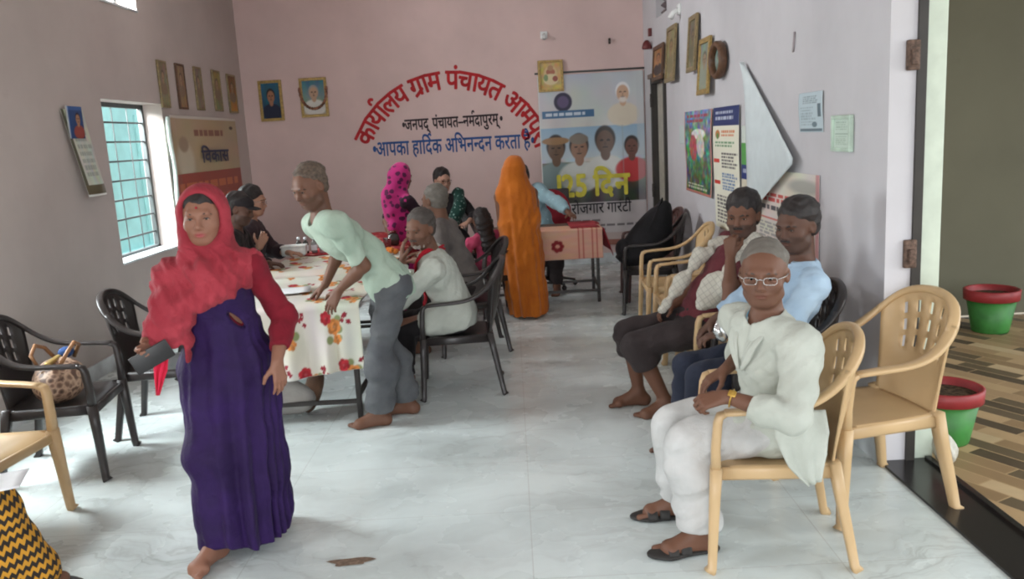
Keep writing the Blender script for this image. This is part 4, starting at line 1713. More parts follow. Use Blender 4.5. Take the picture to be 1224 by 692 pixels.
# ------------------------------------------------------------------ handbag on the left black chair
e = empty('handbag', (-2.55, 4.46, .405), 'brown patterned handbag lying on the left black armchair', 'bag', rz=math.radians(100))
m = MB()
m.ball((0, 0, .115), (.20, .13, .125), n=30, m=18)
t = NT('snakeskin_print', .5, .4)
v_ = t.coord('Object')
vo = t.n('ShaderNodeTexVoronoi', Scale=26.0)
t.l(v_, vo.inputs['Vector'])
nz = t.noise(v_, 18.0, 3.0)
t.base(t.ramp(t.math('MULTIPLY', vo.outputs['Distance'], t.math('MULTIPLY_ADD', nz, 1.6, .2)), [(0.1, (70, 52, 44)), (.35, (120, 92, 76)), (.55, (190, 160, 136)), (.8, (96, 72, 60))]))
o = m.build('body', t.m, e)
for v in o.data.vertices:
    v.co.z = max(0.004, v.co.z) * (1 - .12 * abs(v.co.x) / .2)
for s in (-1, 1):
    m = MB()
    m.tube([(-.12, s * .05, .21), (-.10, s * .09, .28), (0, s * .10, .315), (.10, s * .09, .28), (.12, s * .05, .21)], .011)
    m.build('handle', plain('tan_strap', (136, 96, 62), .5), e)
m = MB()
m.box((0, 0, .235), (.30, .03, .02), bev=.008)
m.build('zip', plain('brass_zip', (176, 150, 90), .4, .5, .6), e)
m = MB()
m.ball((.09, -.02, .245), (.06, .04, .03), n=14, m=8)
m.build('blue_cloth', cloth('blue_scrap', (40, 70, 120)), e)

# ------------------------------------------------------------------ flower pots on the porch
def pot(x, y, label, rr_, h, soil=True):
    e = empty('flower_pot', (x, y, -.02), label, 'flower pot', 'green pots with red rims on the porch')
    m = MB()
    m.lathe([(.001, 0), (rr_ * .68, 0), (rr_ * .70, .01), (rr_ * .93, h * .76), (rr_ * .90, h * .76), (.001, h * .70)], n=32)
    t = plain('green_pot_paint', (56, 118, 52), .45, .4, var=.12, scale=9)
    m.build('body', t, e)
    m = MB()
    m.lathe([(rr_ * .93, h * .74), (rr_ * 1.04, h * .76), (rr_ * 1.06, h * .98), (rr_ * 1.0, h), (rr_ * .92, h * .98), (rr_ * .88, h * .80)], n=32, cap=False)
    m.build('rim', plain('red_rim_paint', (146, 48, 50), .45, .4, var=.12, scale=9), e)
    m = MB()
    m.lathe([(.001, h * .86), (rr_ * .90, h * .86)], n=32, cap=False)
    o = m.build('soil', plain('dry_soil', (70, 58, 46), .95, .1, var=.4, scale=40), e)
    return e


pot(2.22, 4.24, 'near green pot with a red rim beside the empty beige chair', .18, .30)
pot(3.70, 6.42, 'far green pot with a red rim against the porch wall', .19, .34)
# crumpled polythene by the post, dirt smudge on the marble
m = MB()
m.ball((0, 0, .06), (.05, .09, .075), n=18, m=12)
o = m.build('plastic_bag', plain('milky_polythene', (186, 182, 168), .3, .5, var=.1, scale=30))
for v in o.data.vertices:
    v.co *= 1 + .18 * math.sin(60 * v.co.x + 40 * v.co.z) * math.sin(50 * v.co.y)
    v.co.z = max(v.co.z, 0)
o.location = (2.06, 3.92, .0)
tag(o, 'crumpled milky plastic bag at the foot of the pale door post', 'plastic bag')
p = WZ(419, 672)
m = MB()
ang = np.linspace(0, 2 * np.pi, 25)[:-1]
pts = [(.085 * math.cos(a) * (1 + .25 * math.sin(3 * a) + .12 * math.sin(7 * a)), .04 * math.sin(a) * (1 + .3 * math.sin(2 * a + 1)), .0025) for a in ang]
m.add(pts + [(0, 0, .003)], [(i, (i + 1) % 24, 24) for i in range(24)])
o = m.build('dirt_smudge', plain('dried_mud', (122, 104, 90), .9, .1, var=.2, scale=50))
o.location = (p[0], p[1], 0)
tag(o, 'dried brown mud smudge on the marble floor at the bottom', 'stain')
# ------------------------------------------------------------------ figures: one smooth surface per body / garment
def nrm(v):
    v = np.asarray(v, float)
    return v / (np.linalg.norm(v) + 1e-12)


UP = np.array((0, 0, 1.0))


class Field:
    """smooth-union solid, meshed with surface nets"""

    def __init__(s):
        s.ops = []

    def op(s, typ, fn, lo, hi, k):
        s.ops.append((typ, fn, None if lo is None else np.asarray(lo, float), None if hi is None else np.asarray(hi, float), k))

    def cone(s, a, b, ra, rb, k=.02, rip=None, typ='u', flat=None, cap=None):
        """tapered capsule; flat=(axis, factor) squashes it along an axis"""
        a, b = np.asarray(a, float), np.asarray(b, float)
        ba = b - a
        L2 = max(float(ba @ ba), 1e-9)
        L = math.sqrt(L2)
        if flat is not None:
            fa, ff = nrm(flat[0]), flat[1]

        def fn(X, Y, Z):
            px, py, pz = X - a[0], Y - a[1], Z - a[2]
            t = np.clip((px * ba[0] + py * ba[1] + pz * ba[2]) / L2, 0, 1)
            qx, qy, qz = px - t * ba[0], py - t * ba[1], pz - t * ba[2]
            if flat is not None:
                h = qx * fa[0] + qy * fa[1] + qz * fa[2]
                e = h * (1 / ff - 1)
                qx, qy, qz = qx + e * fa[0], qy + e * fa[1], qz + e * fa[2]
            d = np.sqrt(qx * qx + qy * qy + qz * qz) - (ra + (rb - ra) * t)
            if flat is not None:
                d = d * max(ff, .45)
            if rip is not None:
                d = d + rip[0] * np.sin(rip[1] * t * L + 23 * qx + 31 * qy + 17 * qz)
            if cap is not None:
                d = np.maximum(d, (X - cap[0][0]) * cap[1][0] + (Y - cap[0][1]) * cap[1][1] + (Z - cap[0][2]) * cap[1][2])
            return d
        r = max(ra, rb)
        s.op(typ, fn, np.minimum(a, b) - r, np.maximum(a, b) + r, k)

    def chain(s, pts, rs, k=.01, **kw):
        for i in range(len(pts) - 1):
            s.cone(pts[i], pts[i + 1], rs[i], rs[i + 1], k, **kw)

    def ell(s, c, r, R=None, k=.02, typ='u'):
        c = np.asarray(c, float)
        r = np.asarray(r if not np.isscalar(r) else (r, r, r), float)
        R = np.eye(3) if R is None else np.asarray(R, float)

        def fn(X, Y, Z):
            px, py, pz = X - c[0], Y - c[1], Z - c[2]
            k0 = k1 = 0
            for i in range(3):
                q = px * R[0, i] + py * R[1, i] + pz * R[2, i]
                k0 = k0 + (q / r[i]) ** 2
                k1 = k1 + (q / r[i] ** 2) ** 2
            k0 = np.sqrt(k0)
            return k0 * (k0 - 1) / np.maximum(np.sqrt(k1), 1e-6)
        ext = np.sqrt(((R * r) ** 2).sum(1))
        s.op(typ, fn, c - ext, c + ext, k)

    def loft(s, stations, k=.03, pleat=None, org=(0, 0, 0), typ='u', ang=0.0):
        """upright cloth tube: stations (z, cx, cy, rx, ry); pleat(theta, z01) -> radius change"""
        st = np.array(sorted(stations), float)
        org = np.asarray(org, float)
        z0, z1 = st[0, 0], st[-1, 0]
        ca, sa = math.cos(ang), math.sin(ang)

        def fn(X, Y, Z):
            z = np.clip(Z - org[2], z0, z1)
            cx, cy, rx, ry = (np.interp(z, st[:, 0], st[:, i]) for i in range(1, 5))
            gx, gy = X - org[0] - cx, Y - org[1] - cy
            lx, ly = gx * ca + gy * sa, -gx * sa + gy * ca
            th = np.arctan2(ly / ry, lx / rx)
            add = pleat(th, (z - z0) / (z1 - z0)) if pleat is not None else 0.0
            rho = np.sqrt((lx / (rx + add)) ** 2 + (ly / (ry + add)) ** 2)
            d = (rho - 1) * np.minimum(rx, ry)
            return np.maximum(d, np.abs(Z - org[2] - (z0 + z1) / 2) - (z1 - z0) / 2)
        m = max(st[:, 3].max(), st[:, 4].max()) + .05
        lo = np.array((org[0] + st[:, 1].min() - m, org[1] + st[:, 2].min() - m, org[2] + z0))
        hi = np.array((org[0] + st[:, 1].max() + m, org[1] + st[:, 2].max() + m, org[2] + z1))
        s.op(typ, fn, lo, hi, k)

    def plane(s, p, n, k=.004, lo=None, hi=None):
        """cut away the side n points to"""
        p, n = np.asarray(p, float), nrm(n)
        s.op('c', lambda X, Y, Z: -((X - p[0]) * n[0] + (Y - p[1]) * n[1] + (Z - p[2]) * n[2]), lo, hi, k)

    def wrinkle(s, amp, freq, seed=0, lo=None, hi=None):
        r = np.random.RandomState(seed)
        w = [(nrm(r.randn(3)) * freq * (0.7 + .8 * r.rand()), r.rand() * 6.28) for _ in range(4)]

        def fn(X, Y, Z):
            a = [np.sin(k_[0] * X + k_[1] * Y + k_[2] * Z + p_) for k_, p_ in w]
            return amp * (a[0] + .8 * a[1] * a[2] + .5 * np.sin(2 * a[3] + 2 * a[0]))
        s.op('d', fn, lo, hi, 0)

    def folds(s, amp, d, wl, warp=1.2, seed=0, lo=None, hi=None):
        """long soft cloth folds: ridges across direction d"""
        r = np.random.RandomState(seed)
        d = nrm(d)
        o1, o2 = nrm(r.randn(3)) * 9, nrm(r.randn(3)) * 17
        w = 2 * math.pi / wl

        def fn(X, Y, Z):
            ph = w * (d[0] * X + d[1] * Y + d[2] * Z) + warp * np.sin(o1[0] * X + o1[1] * Y + o1[2] * Z) + .6 * warp * np.sin(o2[0] * X + o2[1] * Y + o2[2] * Z + 1.3)
            a = np.sin(ph)
            return amp * (a + .35 * np.sin(2.3 * ph + 1)) * (.65 + .35 * np.sin(o1[1] * X + o1[2] * Y + o1[0] * Z))
        s.op('d', fn, lo, hi, 0)

    def mesh(s, name, h):
        us = [o for o in s.ops if o[0] == 'u']
        lo = np.min([o[2] for o in us], 0) - .03 - 2 * h
        hi = np.max([o[3] for o in us], 0) + .03 + 2 * h
        n = np.ceil((hi - lo) / h).astype(int) + 1
        f = np.full(n, .12, np.float32)
        ax = [(lo[i] + h * np.arange(n[i])).astype(np.float32) for i in range(3)]
        for typ, fn, l, u, k in s.ops:
            if l is None:
                i0, i1 = np.zeros(3, int), n
            else:
                pad = k + 3 * h + .004
                i0 = np.clip(np.floor((l - pad - lo) / h).astype(int), 0, n)
                i1 = np.clip(np.ceil((u + pad - lo) / h).astype(int) + 1, 0, n)
            if (i1 <= i0).any():
                continue
            sl = tuple(slice(a, b) for a, b in zip(i0, i1))
            X, Y, Z = ax[0][sl[0]][:, None, None], ax[1][sl[1]][None, :, None], ax[2][sl[2]][None, None, :]
            d = fn(X, Y, Z)
            g = f[sl]
            if typ == 'u':
                q = np.maximum(k - np.abs(g - d), 0) / k
                f[sl] = np.minimum(g, d) - q * q * k * .25
            elif typ == 'c':
                d = -d
                q = np.maximum(k - np.abs(g - d), 0) / k
                f[sl] = np.maximum(g, d) + q * q * k * .25
            else:
                f[sl] = g + d
        f[0] = f[-1] = .1
        f[:, 0] = f[:, -1] = .1
        f[:, :, 0] = f[:, :, -1] = .1
        return nets(name, f, lo, h)


def nets(name, f, lo, h):
    s = f < 0
    c = np.zeros(tuple(np.array(f.shape) - 1), np.int8)
    sl = (slice(None, -1), slice(1, None))
    for i in (0, 1):
        for j in (0, 1):
            for k in (0, 1):
                c += s[sl[i], sl[j], sl[k]]
    ii = np.argwhere((c > 0) & (c < 8))
    idx = np.full(c.shape, -1, np.int32)
    idx[tuple(ii.T)] = np.arange(len(ii))
    pos = np.zeros((len(ii), 3), np.float32)
    cnt = np.zeros(len(ii), np.float32)
    cor = [np.array((i, j, k)) for i in (0, 1) for j in (0, 1) for k in (0, 1)]
    fv = [f[tuple((ii + o).T)] for o in cor]
    for a in range(8):
        for b in range(a + 1, 8):
            if abs(cor[a] - cor[b]).sum() != 1:
                continue
            m = (fv[a] < 0) != (fv[b] < 0)
            t = fv[a][m] / (fv[a][m] - fv[b][m])
            pos[m] += cor[a] + t[:, None] * (cor[b] - cor[a])
            cnt[m] += 1
    v = lo + h * (ii + pos / cnt[:, None])
    qs = []
    for axn, (b1, b2) in ((0, (1, 2)), (1, (2, 0)), (2, (0, 1))):
        A = [slice(None)] * 3
        B = [slice(None)] * 3
        A[axn], B[axn] = slice(None, -1), slice(1, None)
        A[b1] = B[b1] = slice(1, -1)
        A[b2] = B[b2] = slice(1, -1)
        sa, sb = s[tuple(A)], s[tuple(B)]
        e = np.argwhere(sa != sb)
        if not len(e):
            continue
        ins = sa[tuple(e.T)]
        e[:, b1] += 1
        e[:, b2] += 1
        d1, d2 = np.zeros(3, int), np.zeros(3, int)
        d1[b1], d2[b2] = 1, 1
        q = np.stack([idx[tuple((e - d1 - d2).T)], idx[tuple((e - d2).T)], idx[tuple(e.T)], idx[tuple((e - d1).T)]], 1)
        q[~ins] = q[~ins][:, ::-1]
        qs.append(q)
    q = np.concatenate(qs)
    q = q[(q >= 0).all(1)]
    return v, q


def relax(v, q, it=1, lam=.5):
    e = np.concatenate([q[:, [0, 1]], q[:, [1, 2]], q[:, [2, 3]], q[:, [3, 0]]])
    for _ in range(it):
        acc = np.zeros_like(v)
        n = np.bincount(e[:, 0], minlength=len(v)).astype(np.float32)
        for k in range(3):
            acc[:, k] = np.bincount(e[:, 0], weights=v[e[:, 1], k], minlength=len(v))
        v = v * (1 - lam) + lam * acc / np.maximum(n, 1)[:, None]
    return v


def ik(a, t, l1, l2, hint):
    a, t = np.asarray(a, float), np.asarray(t, float)
    d = t - a
    L = np.linalg.norm(d)
    if L > .995 * (l1 + l2):
        t = a + d / L * .995 * (l1 + l2)
        d = t - a
        L = np.linalg.norm(d)
    x = (l1 * l1 - l2 * l2 + L * L) / (2 * L)
    y = math.sqrt(max(l1 * l1 - x * x, 0))
    u = d / L
    h = np.asarray(hint, float)
    h = nrm(h - u * (h @ u))
    return a + u * x + h * y, t


def headR(az, pitch=0.0, roll=0.0):
    """columns: right, forward, up; az in degrees (direction of gaze), pitch down positive"""
    a, p = math.radians(az), math.radians(pitch)
    f = np.array((math.cos(a) * math.cos(p), math.sin(a) * math.cos(p), -math.sin(p)))
    r = nrm(np.cross(f, UP))
    u = np.cross(r, f)
    q = math.radians(roll)
    r, u = r * math.cos(q) + u * math.sin(q), -r * math.sin(q) + u * math.cos(q)
    return np.stack([r, f, u], 1)


M_SKIN = vcol('skin', .55, .35, sss=.08, bump=.10)
M_HAIR = plain('black_hair', (34, 29, 28), .5, .4, var=.3, scale=70, bump=.4)
M_GREYHAIR = plain('grey_hair', (104, 99, 92), .6, .3, var=.06, scale=45, bump=.4)
M_SALT = plain('salt_and_pepper_hair', (74, 68, 64), .6, .3, var=.10, scale=45, bump=.4)
M_BROWNGREY = plain('brownish_cropped_hair', (86, 74, 64), .6, .3, var=.25, scale=60, bump=.4)
M_WHITEHAIR = plain('white_stubble', (158, 152, 144), .7, .2, var=.15, scale=90, bump=.4)
M_EYE = plain('eye_white', (150, 138, 128), .3, .4, var=.02)
M_IRIS = plain('dark_iris', (30, 22, 20), .2, .5, var=.05)


class Person:
    def __init__(s, name, label, H, pel, az, hc, haz, hpitch=0.0, hroll=0.0, twist=0.0, skin=(126, 88, 66), h=.006, slim=1.0, female=False, nb=.03, group=None):
        s.H, s.k, s.h, s.skin, s.slim, s.female = H, H / 1.65, h, np.array(skin, float), slim, female
        s.pel = np.asarray(pel, float)
        a = math.radians(az)
        s.F = np.array((math.cos(a), math.sin(a), 0))
        s.L = np.array((-math.sin(a), math.cos(a), 0))
        s.hR = headR(haz, hpitch, hroll)
        s.hc = np.asarray(hc, float)
        s.hk = H / 1.65 * (1.02 if H > 1.5 else 1.04)
        s.wd = 1.05 if female else 1.10
        s.neck = s.hc - UP * .112 * H - s.F * nb - s.hR[:, 1] * .01
        tl = np.linalg.norm(s.neck - s.pel)
        if not .25 < tl / H < .335:
            print('TORSO', label[:40], round(tl / H, 3))
        s.T = nrm(s.neck - s.pel)
        a2 = math.radians(az + twist)
        L2 = np.array((-math.sin(a2), math.cos(a2), 0))
        s.L2 = nrm(L2 - s.T * (L2 @ s.T))
        s.F2 = np.cross(s.L2, s.T)
        s.R1 = np.stack([s.L, np.cross(s.L, nrm(s.T + UP)), nrm(s.T + UP)], 1)
        s.R2 = np.stack([s.L2, s.F2, s.T], 1)
        s.chest = s.pel + s.T * tl * .70
        s.belly = s.pel + s.T * tl * .36 + (UP - s.T) * .03
        sw = (.100 if female else .112) * H
        s.sh = {+1: s.neck - s.T * .032 * H + s.L2 * sw, -1: s.neck - s.T * .032 * H - s.L2 * sw}
        s.hip = {+1: s.pel + s.L * .055 * H - UP * .01, -1: s.pel - s.L * .055 * H - UP * .01}
        s.wr, s.el, s.kn, s.an, s.hand, s.toe = {}, {}, {}, {}, {}, {}
        s.name, s.label, s.group = name, label, group
        s.pieces = []

    # +1 = the person's left side, -1 = right side
    def arm(s, sd, wrist, hint, d=None, n=None, curl=(.35, .45, .35), thumb=0.0, spread=.04):
        s.el[sd], s.wr[sd] = ik(s.sh[sd], wrist, .172 * s.H, .150 * s.H, hint)
        fd = nrm(s.wr[sd] - s.el[sd])
        d = fd if d is None else nrm(d)
        n = -s.L2 * sd if n is None else np.asarray(n, float)
        n = nrm(n - d * (n @ d))
        s.hand[sd] = (d, n, curl, thumb, spread)

    def leg(s, sd, ankle, hint=None, toe=None):
        s.kn[sd], s.an[sd] = ik(s.hip[sd], ankle, .240 * s.H, .238 * s.H, s.F if hint is None else hint)
        s.toe[sd] = nrm(s.F if toe is None else np.array((toe[0], toe[1], 0.0)))

    def hp(s, x, y, z):                       # head-local point
        return s.hc + s.hR @ (np.array((x * s.wd, y, z)) * s.hk)

    # ---------------- body
    def f_torso(s, f, off=0.0, k=.04):
        q = s.k * s.slim
        e = lambda r: tuple(np.array(r) * q + off)
        fem = 1.0 if s.female else 0.0
        f.ell(s.pel + s.T * .01, e((.160 + .01 * fem, .112, .125)), s.R1, k)
        f.ell(s.belly, e((.138, .102, .14)), s.R1, k)
        f.ell(s.chest, e((.150 - .012 * fem, .108, .155)), s.R2, k)
        for sd in (1, -1):
            f.cone(s.neck - s.T * .03 + s.L2 * sd * .03, s.sh[sd], .055 * q + off, .052 * q + off, k)
        if s.female:
            for sd in (1, -1):
                f.ell(s.chest + s.F2 * .075 * q + s.L2 * sd * .062 * q - s.T * .01, e((.058, .055, .058)), s.R2, k)

    def f_arm(s, f, sd, off=0.0, k=.02, upto=2.0, rip=None, fore_off=None, capped=False):
        q, S, E, Wp = s.k * (.6 + .4 * s.slim), s.sh[sd], s.el[sd], s.wr[sd]
        fo = off if fore_off is None else fore_off
        u1 = min(1.0, upto)
        cp = lambda c, n: (c, nrm(n)) if capped else None
        f.cone(S, S + (E - S) * u1, .050 * q + off, (.050 - .013 * u1) * q + off, k, rip, cap=cp(S + (E - S) * u1, E - S) if upto <= 1 else None)
        if upto > 1:
            u2 = upto - 1
            M = E + (Wp - E) * min(.35, u2)
            f.cone(E, M, .038 * q + off, .038 * q + fo, k, rip, cap=cp(M, Wp - E) if u2 <= .35 else None)
            if u2 > .35:
                f.cone(M, E + (Wp - E) * u2, .038 * q + fo, (.038 - .013 * (u2 - .35) / .65) * q + fo, k, rip, cap=cp(E + (Wp - E) * u2, Wp - E))

    def f_leg(s, f, sd, off=0.0, k=.03, rip=None, low=None, cut=None):
        q, Hp, K, A = s.k * (.5 + .5 * s.slim), s.hip[sd], s.kn[sd], s.an[sd]
        lo = off if low is None else low
        f.cone(Hp, K, .082 * q + off, .055 * q + off, k, rip)
        back = nrm(K - A)
        bend = nrm(np.cross(np.cross(back, s.toe[sd]), back))
        C = K + (A - K) * .3 - bend * .012
        cap = None if cut is None else (A + back * cut, -back)
        f.cone(K, C, .052 * q + off, .052 * q + lo, k, rip, cap=cap)
        f.cone(C, A, .052 * q + lo, .034 * q + lo, k, rip, cap=cap)

    def f_hand(s, f, sd):
        d, n, curl, thumb, spread = s.hand[sd]
        w = s.wr[sd]
        t = np.cross(d, n) * (1 if sd < 0 else -1)
        q = .105 * s.H / .17 * (.93 if s.female else 1.0)
        kn = []
        for i, (o, pl) in enumerate(((.028, .088), (.009, .092), (-.010, .088), (-.027, .080))):
            kp = w + d * pl * q + t * o * q
            kn.append(kp)
            f.cone(w + t * o * .55 * q + d * .01 * q, kp, .0135 * q, .0100 * q, .012)
        lens = (.066, .074, .069, .054)
        for i, kp in enumerate(kn):
            A, p = 0.0, kp
            r = .0090 * q
            dd = nrm(d + t * spread * (1.5 - i))
            for j, fr in enumerate((.45, .30, .25)):
                A += curl[j] * (1 + .08 * i)
                p2 = p + (dd * math.cos(A) + n * math.sin(A)) * lens[i] * fr * q
                f.cone(p, p2, r, r * .86, .004)
                p, r = p2, r * .86
        b = w + d * .022 * q + t * .024 * q
        t1 = nrm(d * .62 + t * (.70 - thumb * .5) + n * (.25 + .5 * thumb))
        t2 = nrm(d * .85 + t * (.35 - thumb * .6) + n * (.25 + .5 * thumb))
        f.cone(w + d * .012 * q + t * .012 * q, b + t1 * .030 * q, .014 * q, .0125 * q, .010)
        f.cone(b + t1 * .030 * q, b + t1 * .058 * q, .0115 * q, .0100 * q, .005)
        f.cone(b + t1 * .058 * q, b + t1 * .058 * q + t2 * .030 * q, .0100 * q, .0078 * q, .004)

    def f_foot(s, f, sd):
        A, d = s.an[sd], s.toe[sd]
        L = .150 * s.H
        lat = np.cross(UP, d) * sd                       # towards the outside of the foot
        z0 = max(0.0, A[2] - .085 * s.k)
        base = np.array((A[0], A[1], z0))
        heel = base - d * .035 * s.k + UP * .034
        ball = base + d * (L * .52) + UP * .026
        f.cone(A, heel, .033 * s.k, .033, .02)
        f.cone(A + d * .01, ball, .034 * s.k, .026, .03)
        f.cone(heel, ball + lat * .012, .032, .027, .03)
        f.cone(ball - lat * .022, ball + lat * .026, .024, .021, .02)
        for i in range(5):
            o = -.030 + .0155 * i
            tp = base + d * (L * (.74 - .035 * i - .01 * (i > 2))) + lat * o + UP * (.014 if i else .017)
            f.cone(ball + lat * o * .85 - UP * .004, tp, .0125 if i else .015, .0095 if i else .0135, .004)

    def f_head(s, f, kind='m'):
        q = s.hk
        R = s.hR

        def E(c, r, k=.02, typ='u', rot=None):
            f.ell(s.hp(*c), np.array((r[0] * s.wd, r[1], r[2])) * q, R if rot is None else R @ rot, k * q, typ)

        def C(a, b, ra, rb, k=.01):
            f.cone(s.hp(*a), s.hp(*b), ra * q, rb * q, k * q)
        nb = s.neck + s.T * .0
        f.cone(s.hp(0, -.03, -.06), nb - s.T * .02 - s.F2 * .01, (.050 if s.female else .056) * q, .060 * q, .04)
        E((0, -.014, .034), (.074, .094, .082), .03)
        E((0, .022, -.020), (.062, .066, .088), .04)
        E((0, .042, -.072), (.040, .042, .036), .035)
        E((0, .060, -.094), (.024, .020, .018), .02)
        for sx in (1, -1):
            E((sx * .040, .056, -.028), (.026, .024, .024), .025)
            C((sx * .050, .016, -.07), (sx * .026, .052, -.092), .020, .018, .025)
        C((-.034, .082, .024), (.034, .082, .024), .011, .011, .02)
        for sx in (1, -1):
            E((sx * .031, .098, .002), (.019, .018, .012), .014, 'c')
            E((sx * .031, .073, .002), (.0145, .0125, .0105), .004)
        C((0, .082, .018), (0, .101, -.026), .0085, .0115, .012)
        E((0, .101, -.030), (.0125, .0125, .0105), .008)
        for sx in (1, -1):
            E((sx * .0125, .091, -.035), (.0085, .0110, .0075), .005)
        E((0, .081, -.054), (.027, .016, .014), .014)
        E((0, .090, -.0585), (.0225, .0085, .0052), .004)
        E((0, .088, -.0690), (.0195, .0090, .0060), .004)
        f.cone(s.hp(-.022, .094, -.0638), s.hp(.022, .094, -.0638), .0032 * q, .0032 * q, .003, typ='c')
        for sx in (1, -1):
            a = .35 * sx
            rot = np.array(((math.cos(a), -math.sin(a), 0), (math.sin(a), math.cos(a), 0), (0, 0, 1)))
            E((sx * .077, -.008, -.004), (.0085, .020, .031), .006, 'u', rot)
            E((sx * .084, -.002, .0), (.006, .011, .018), .004, 'c', rot)

    def body(s, stub=0.0, lips=None, parts=('torso', 'legs', 'feet')):
        f = Field()
        s.f_torso(f)
        for sd in (1, -1):
            s.f_arm(f, sd)
            s.f_hand(f, sd)
            s.f_leg(f, sd)
            s.f_foot(f, sd)
        s.f_head(f)
        v, q = f.mesh('person', s.h)
        loc = ((v - s.hc) @ s.hR) / s.hk / np.array((s.wd, 1, 1))
        base = lin(s.skin)
        lips = s.skin * np.array((.92, .78, .78)) if lips is None else lips
        col = np.tile(base, (len(v), 1))
        x, y, z = loc.T

        def paint(m, c):
            m = np.clip(m, 0, 1)[:, None]
            col[:] = col * (1 - m) + lin(c) * m
        inh = (np.abs(loc) < .16).all(1)
        if stub:
            m = ((z < -.030 - .25 * np.maximum(0, .04 - y)) & (y > -.01) & (z > -.13) & inh) * stub
            m = m * (1 - np.exp(-((x / .02) ** 2 + ((z + .063) / .012) ** 2)))
            paint(m, (66, 56, 52))
        lm = 1.4 - np.sqrt((x / .022) ** 2 + ((z + .0636) / .0105) ** 2) * 1.1
        paint(np.where(inh & (y > .075), lm, 0), lips)
        me = np_mesh('person', v, q, col)
        o = link(s.name, me, M_SKIN)
        tag(o, s.label, 'person', s.group)
        s.o = o
        # eyes and brows
        for sx in (1, -1):
            m = MB()
            m.ball(s.hp(sx * .031, .0785, .0025), np.array((.0112, .0072, .0052)) * s.hk, s.hR, 12, 8)
            e = m.build('eye', M_EYE, o)
            m = MB()
            m.tube([s.hp(sx * (.031 + .0135 * c), .0865 - .004 * abs(c), .0068 - .0042 * c * c) for c in (-1, -.5, 0, .5, 1.1)], [.0007, .0016, .0019, .0017, .0008], 6)
            m.build('eyelashes', M_IRIS, o)
            m = MB()
            m.ball(s.hp(sx * .031, .0828, .0028), np.array((.0062, .0038, .0054)) * s.hk, s.hR, 12, 8)
            m.build('iris', M_IRIS, e)
        return o

    def brows(s, mat, th=.0042):
        for sx in (1, -1):
            m = MB()
            pts = [s.hp(sx * .012, .0915, .020), s.hp(sx * .028, .0925, .026), s.hp(sx * .042, .083, .024), s.hp(sx * .052, .070, .018)]
            m.tube(pts, [th * .9 * s.hk, th * 1.1 * s.hk, th * s.hk, th * .4 * s.hk], 8)
            m.build('eyebrow', mat, s.o)

    def moustache(s, mat, r=.007, droop=.0):
        f = Field()
        for sx in (1, -1):
            f.chain([s.hp(0, .0965, -.047), s.hp(sx * .016, .0935, -.049), s.hp(sx * .029, .082, -.056 - droop)], [r * s.hk, r * s.hk, r * .5 * s.hk], .004)
        s.piece('moustache', f, mat, .003)

    def beard(s, mat, t=.006):
        f = Field()
        q, w = s.hk, s.wd
        E = lambda c, r: f.ell(s.hp(*c), np.array(((r[0] + t) * w, r[1] + t, r[2] + t)) * q, s.hR, .02 * q)
        E((0, .042, -.072), (.040, .042, .036))
        E((0, .060, -.094), (.024, .020, .018))
        for sx in (1, -1):
            f.cone(s.hp(sx * .052, .016, -.066), s.hp(sx * .026, .052, -.092), (.020 + t) * q, (.018 + t) * q, .02)
        f.plane(s.hp(0, .06, -.077), s.hR @ nrm((0, .15, 1)), .010)
        f.wrinkle(.0012, 150, 3)
        s.piece('beard', f, mat, .0035)

    def hair(s, mat, t=.010, back=-.055, puff=0.0, seed=1, h=.0045, rec=0.0, sidelow=0.0):
        """shell that leaves the skull along the hairline: pushed up and back, so brow and temples stay bare"""
        f = Field()
        q = s.hk
        w = s.wd
        f.ell(s.hp(0, -.030 - rec, .050 + puff * .4), np.array(((.0735 + t) * w, .090 + t, .078 + t + puff * .6)) * q, s.hR, .02)
        f.ell(s.hp(0, -.044, -.006), np.array(((.0685 + t * .8) * w, .058 + t * .8, .078)) * q, s.hR, .025)
        if sidelow:
            for sx in (1, -1):
                f.ell(s.hp(sx * .064, .016, .0), np.array((.014, .014, .034)) * q, s.hR, .012)
        f.plane(s.hp(0, -.02, back), s.hR @ nrm((0, .30, -1)), .012)
        for sx in (1, -1):
            f.ell(s.hp(sx * .090, .004, -.010), np.array((.030, .024, .036)) * q, s.hR, .008, 'c')
        f.wrinkle(.0022, 105, seed)
        s.piece('hair', f, mat, h)

    def piece(s, name, f, mat, h=None, smooth=0, label=None, parent=None):
        v, q = f.mesh(name, h or s.h)
        if smooth:
            v = relax(v, q, smooth)
        o = link(name, np_mesh(name, v, q), mat, parent or s.o)
        if label:
            o['label'] = label
        return o

    # ---------------- clothes
    def shirt(s, mat, sleeve=.62, off=.016, hem=.02, flare=.0, neck=.058, name='shirt', wr=.0035, freq=34, seed=3, cut=None, label=None, vneck=0.0, h=None, smooth=1, hemz=None, fold=.0022):
        f = Field()
        s.f_torso(f, off)
        if hem > 0 and hemz is None:
            a, b = s.pel + s.T * .03, s.pel - (s.T * .5 + UP * .5) * (hem)
            f.cone(a, b, .128 * s.k * s.slim + off + flare * .5, .128 * s.k * s.slim + off + flare, .05, flat=(s.F, .74))
        if cut:
            cut(f)
        f.plane(s.pel - UP * hem if hemz is None else (0, 0, hemz), -(s.T * .5 + UP * .5) if hemz is None else (0, 0, -1), .006, s.pel - .45, s.pel + .40)
        for sd in (1, -1):
            s.f_arm(f, sd, off + .004, .03, sleeve, (.0026, 60), off * .7 + .004, True)
        f.wrinkle(wr, freq, seed)
        if fold:
            f.folds(fold, s.T * .55 + s.L2 * .6 + s.F2 * .3, .075, 1.6, seed)
            f.folds(fold * .7, s.T * .8 - s.L2 * .5 + s.F2 * .2, .052, 1.8, seed + 1)
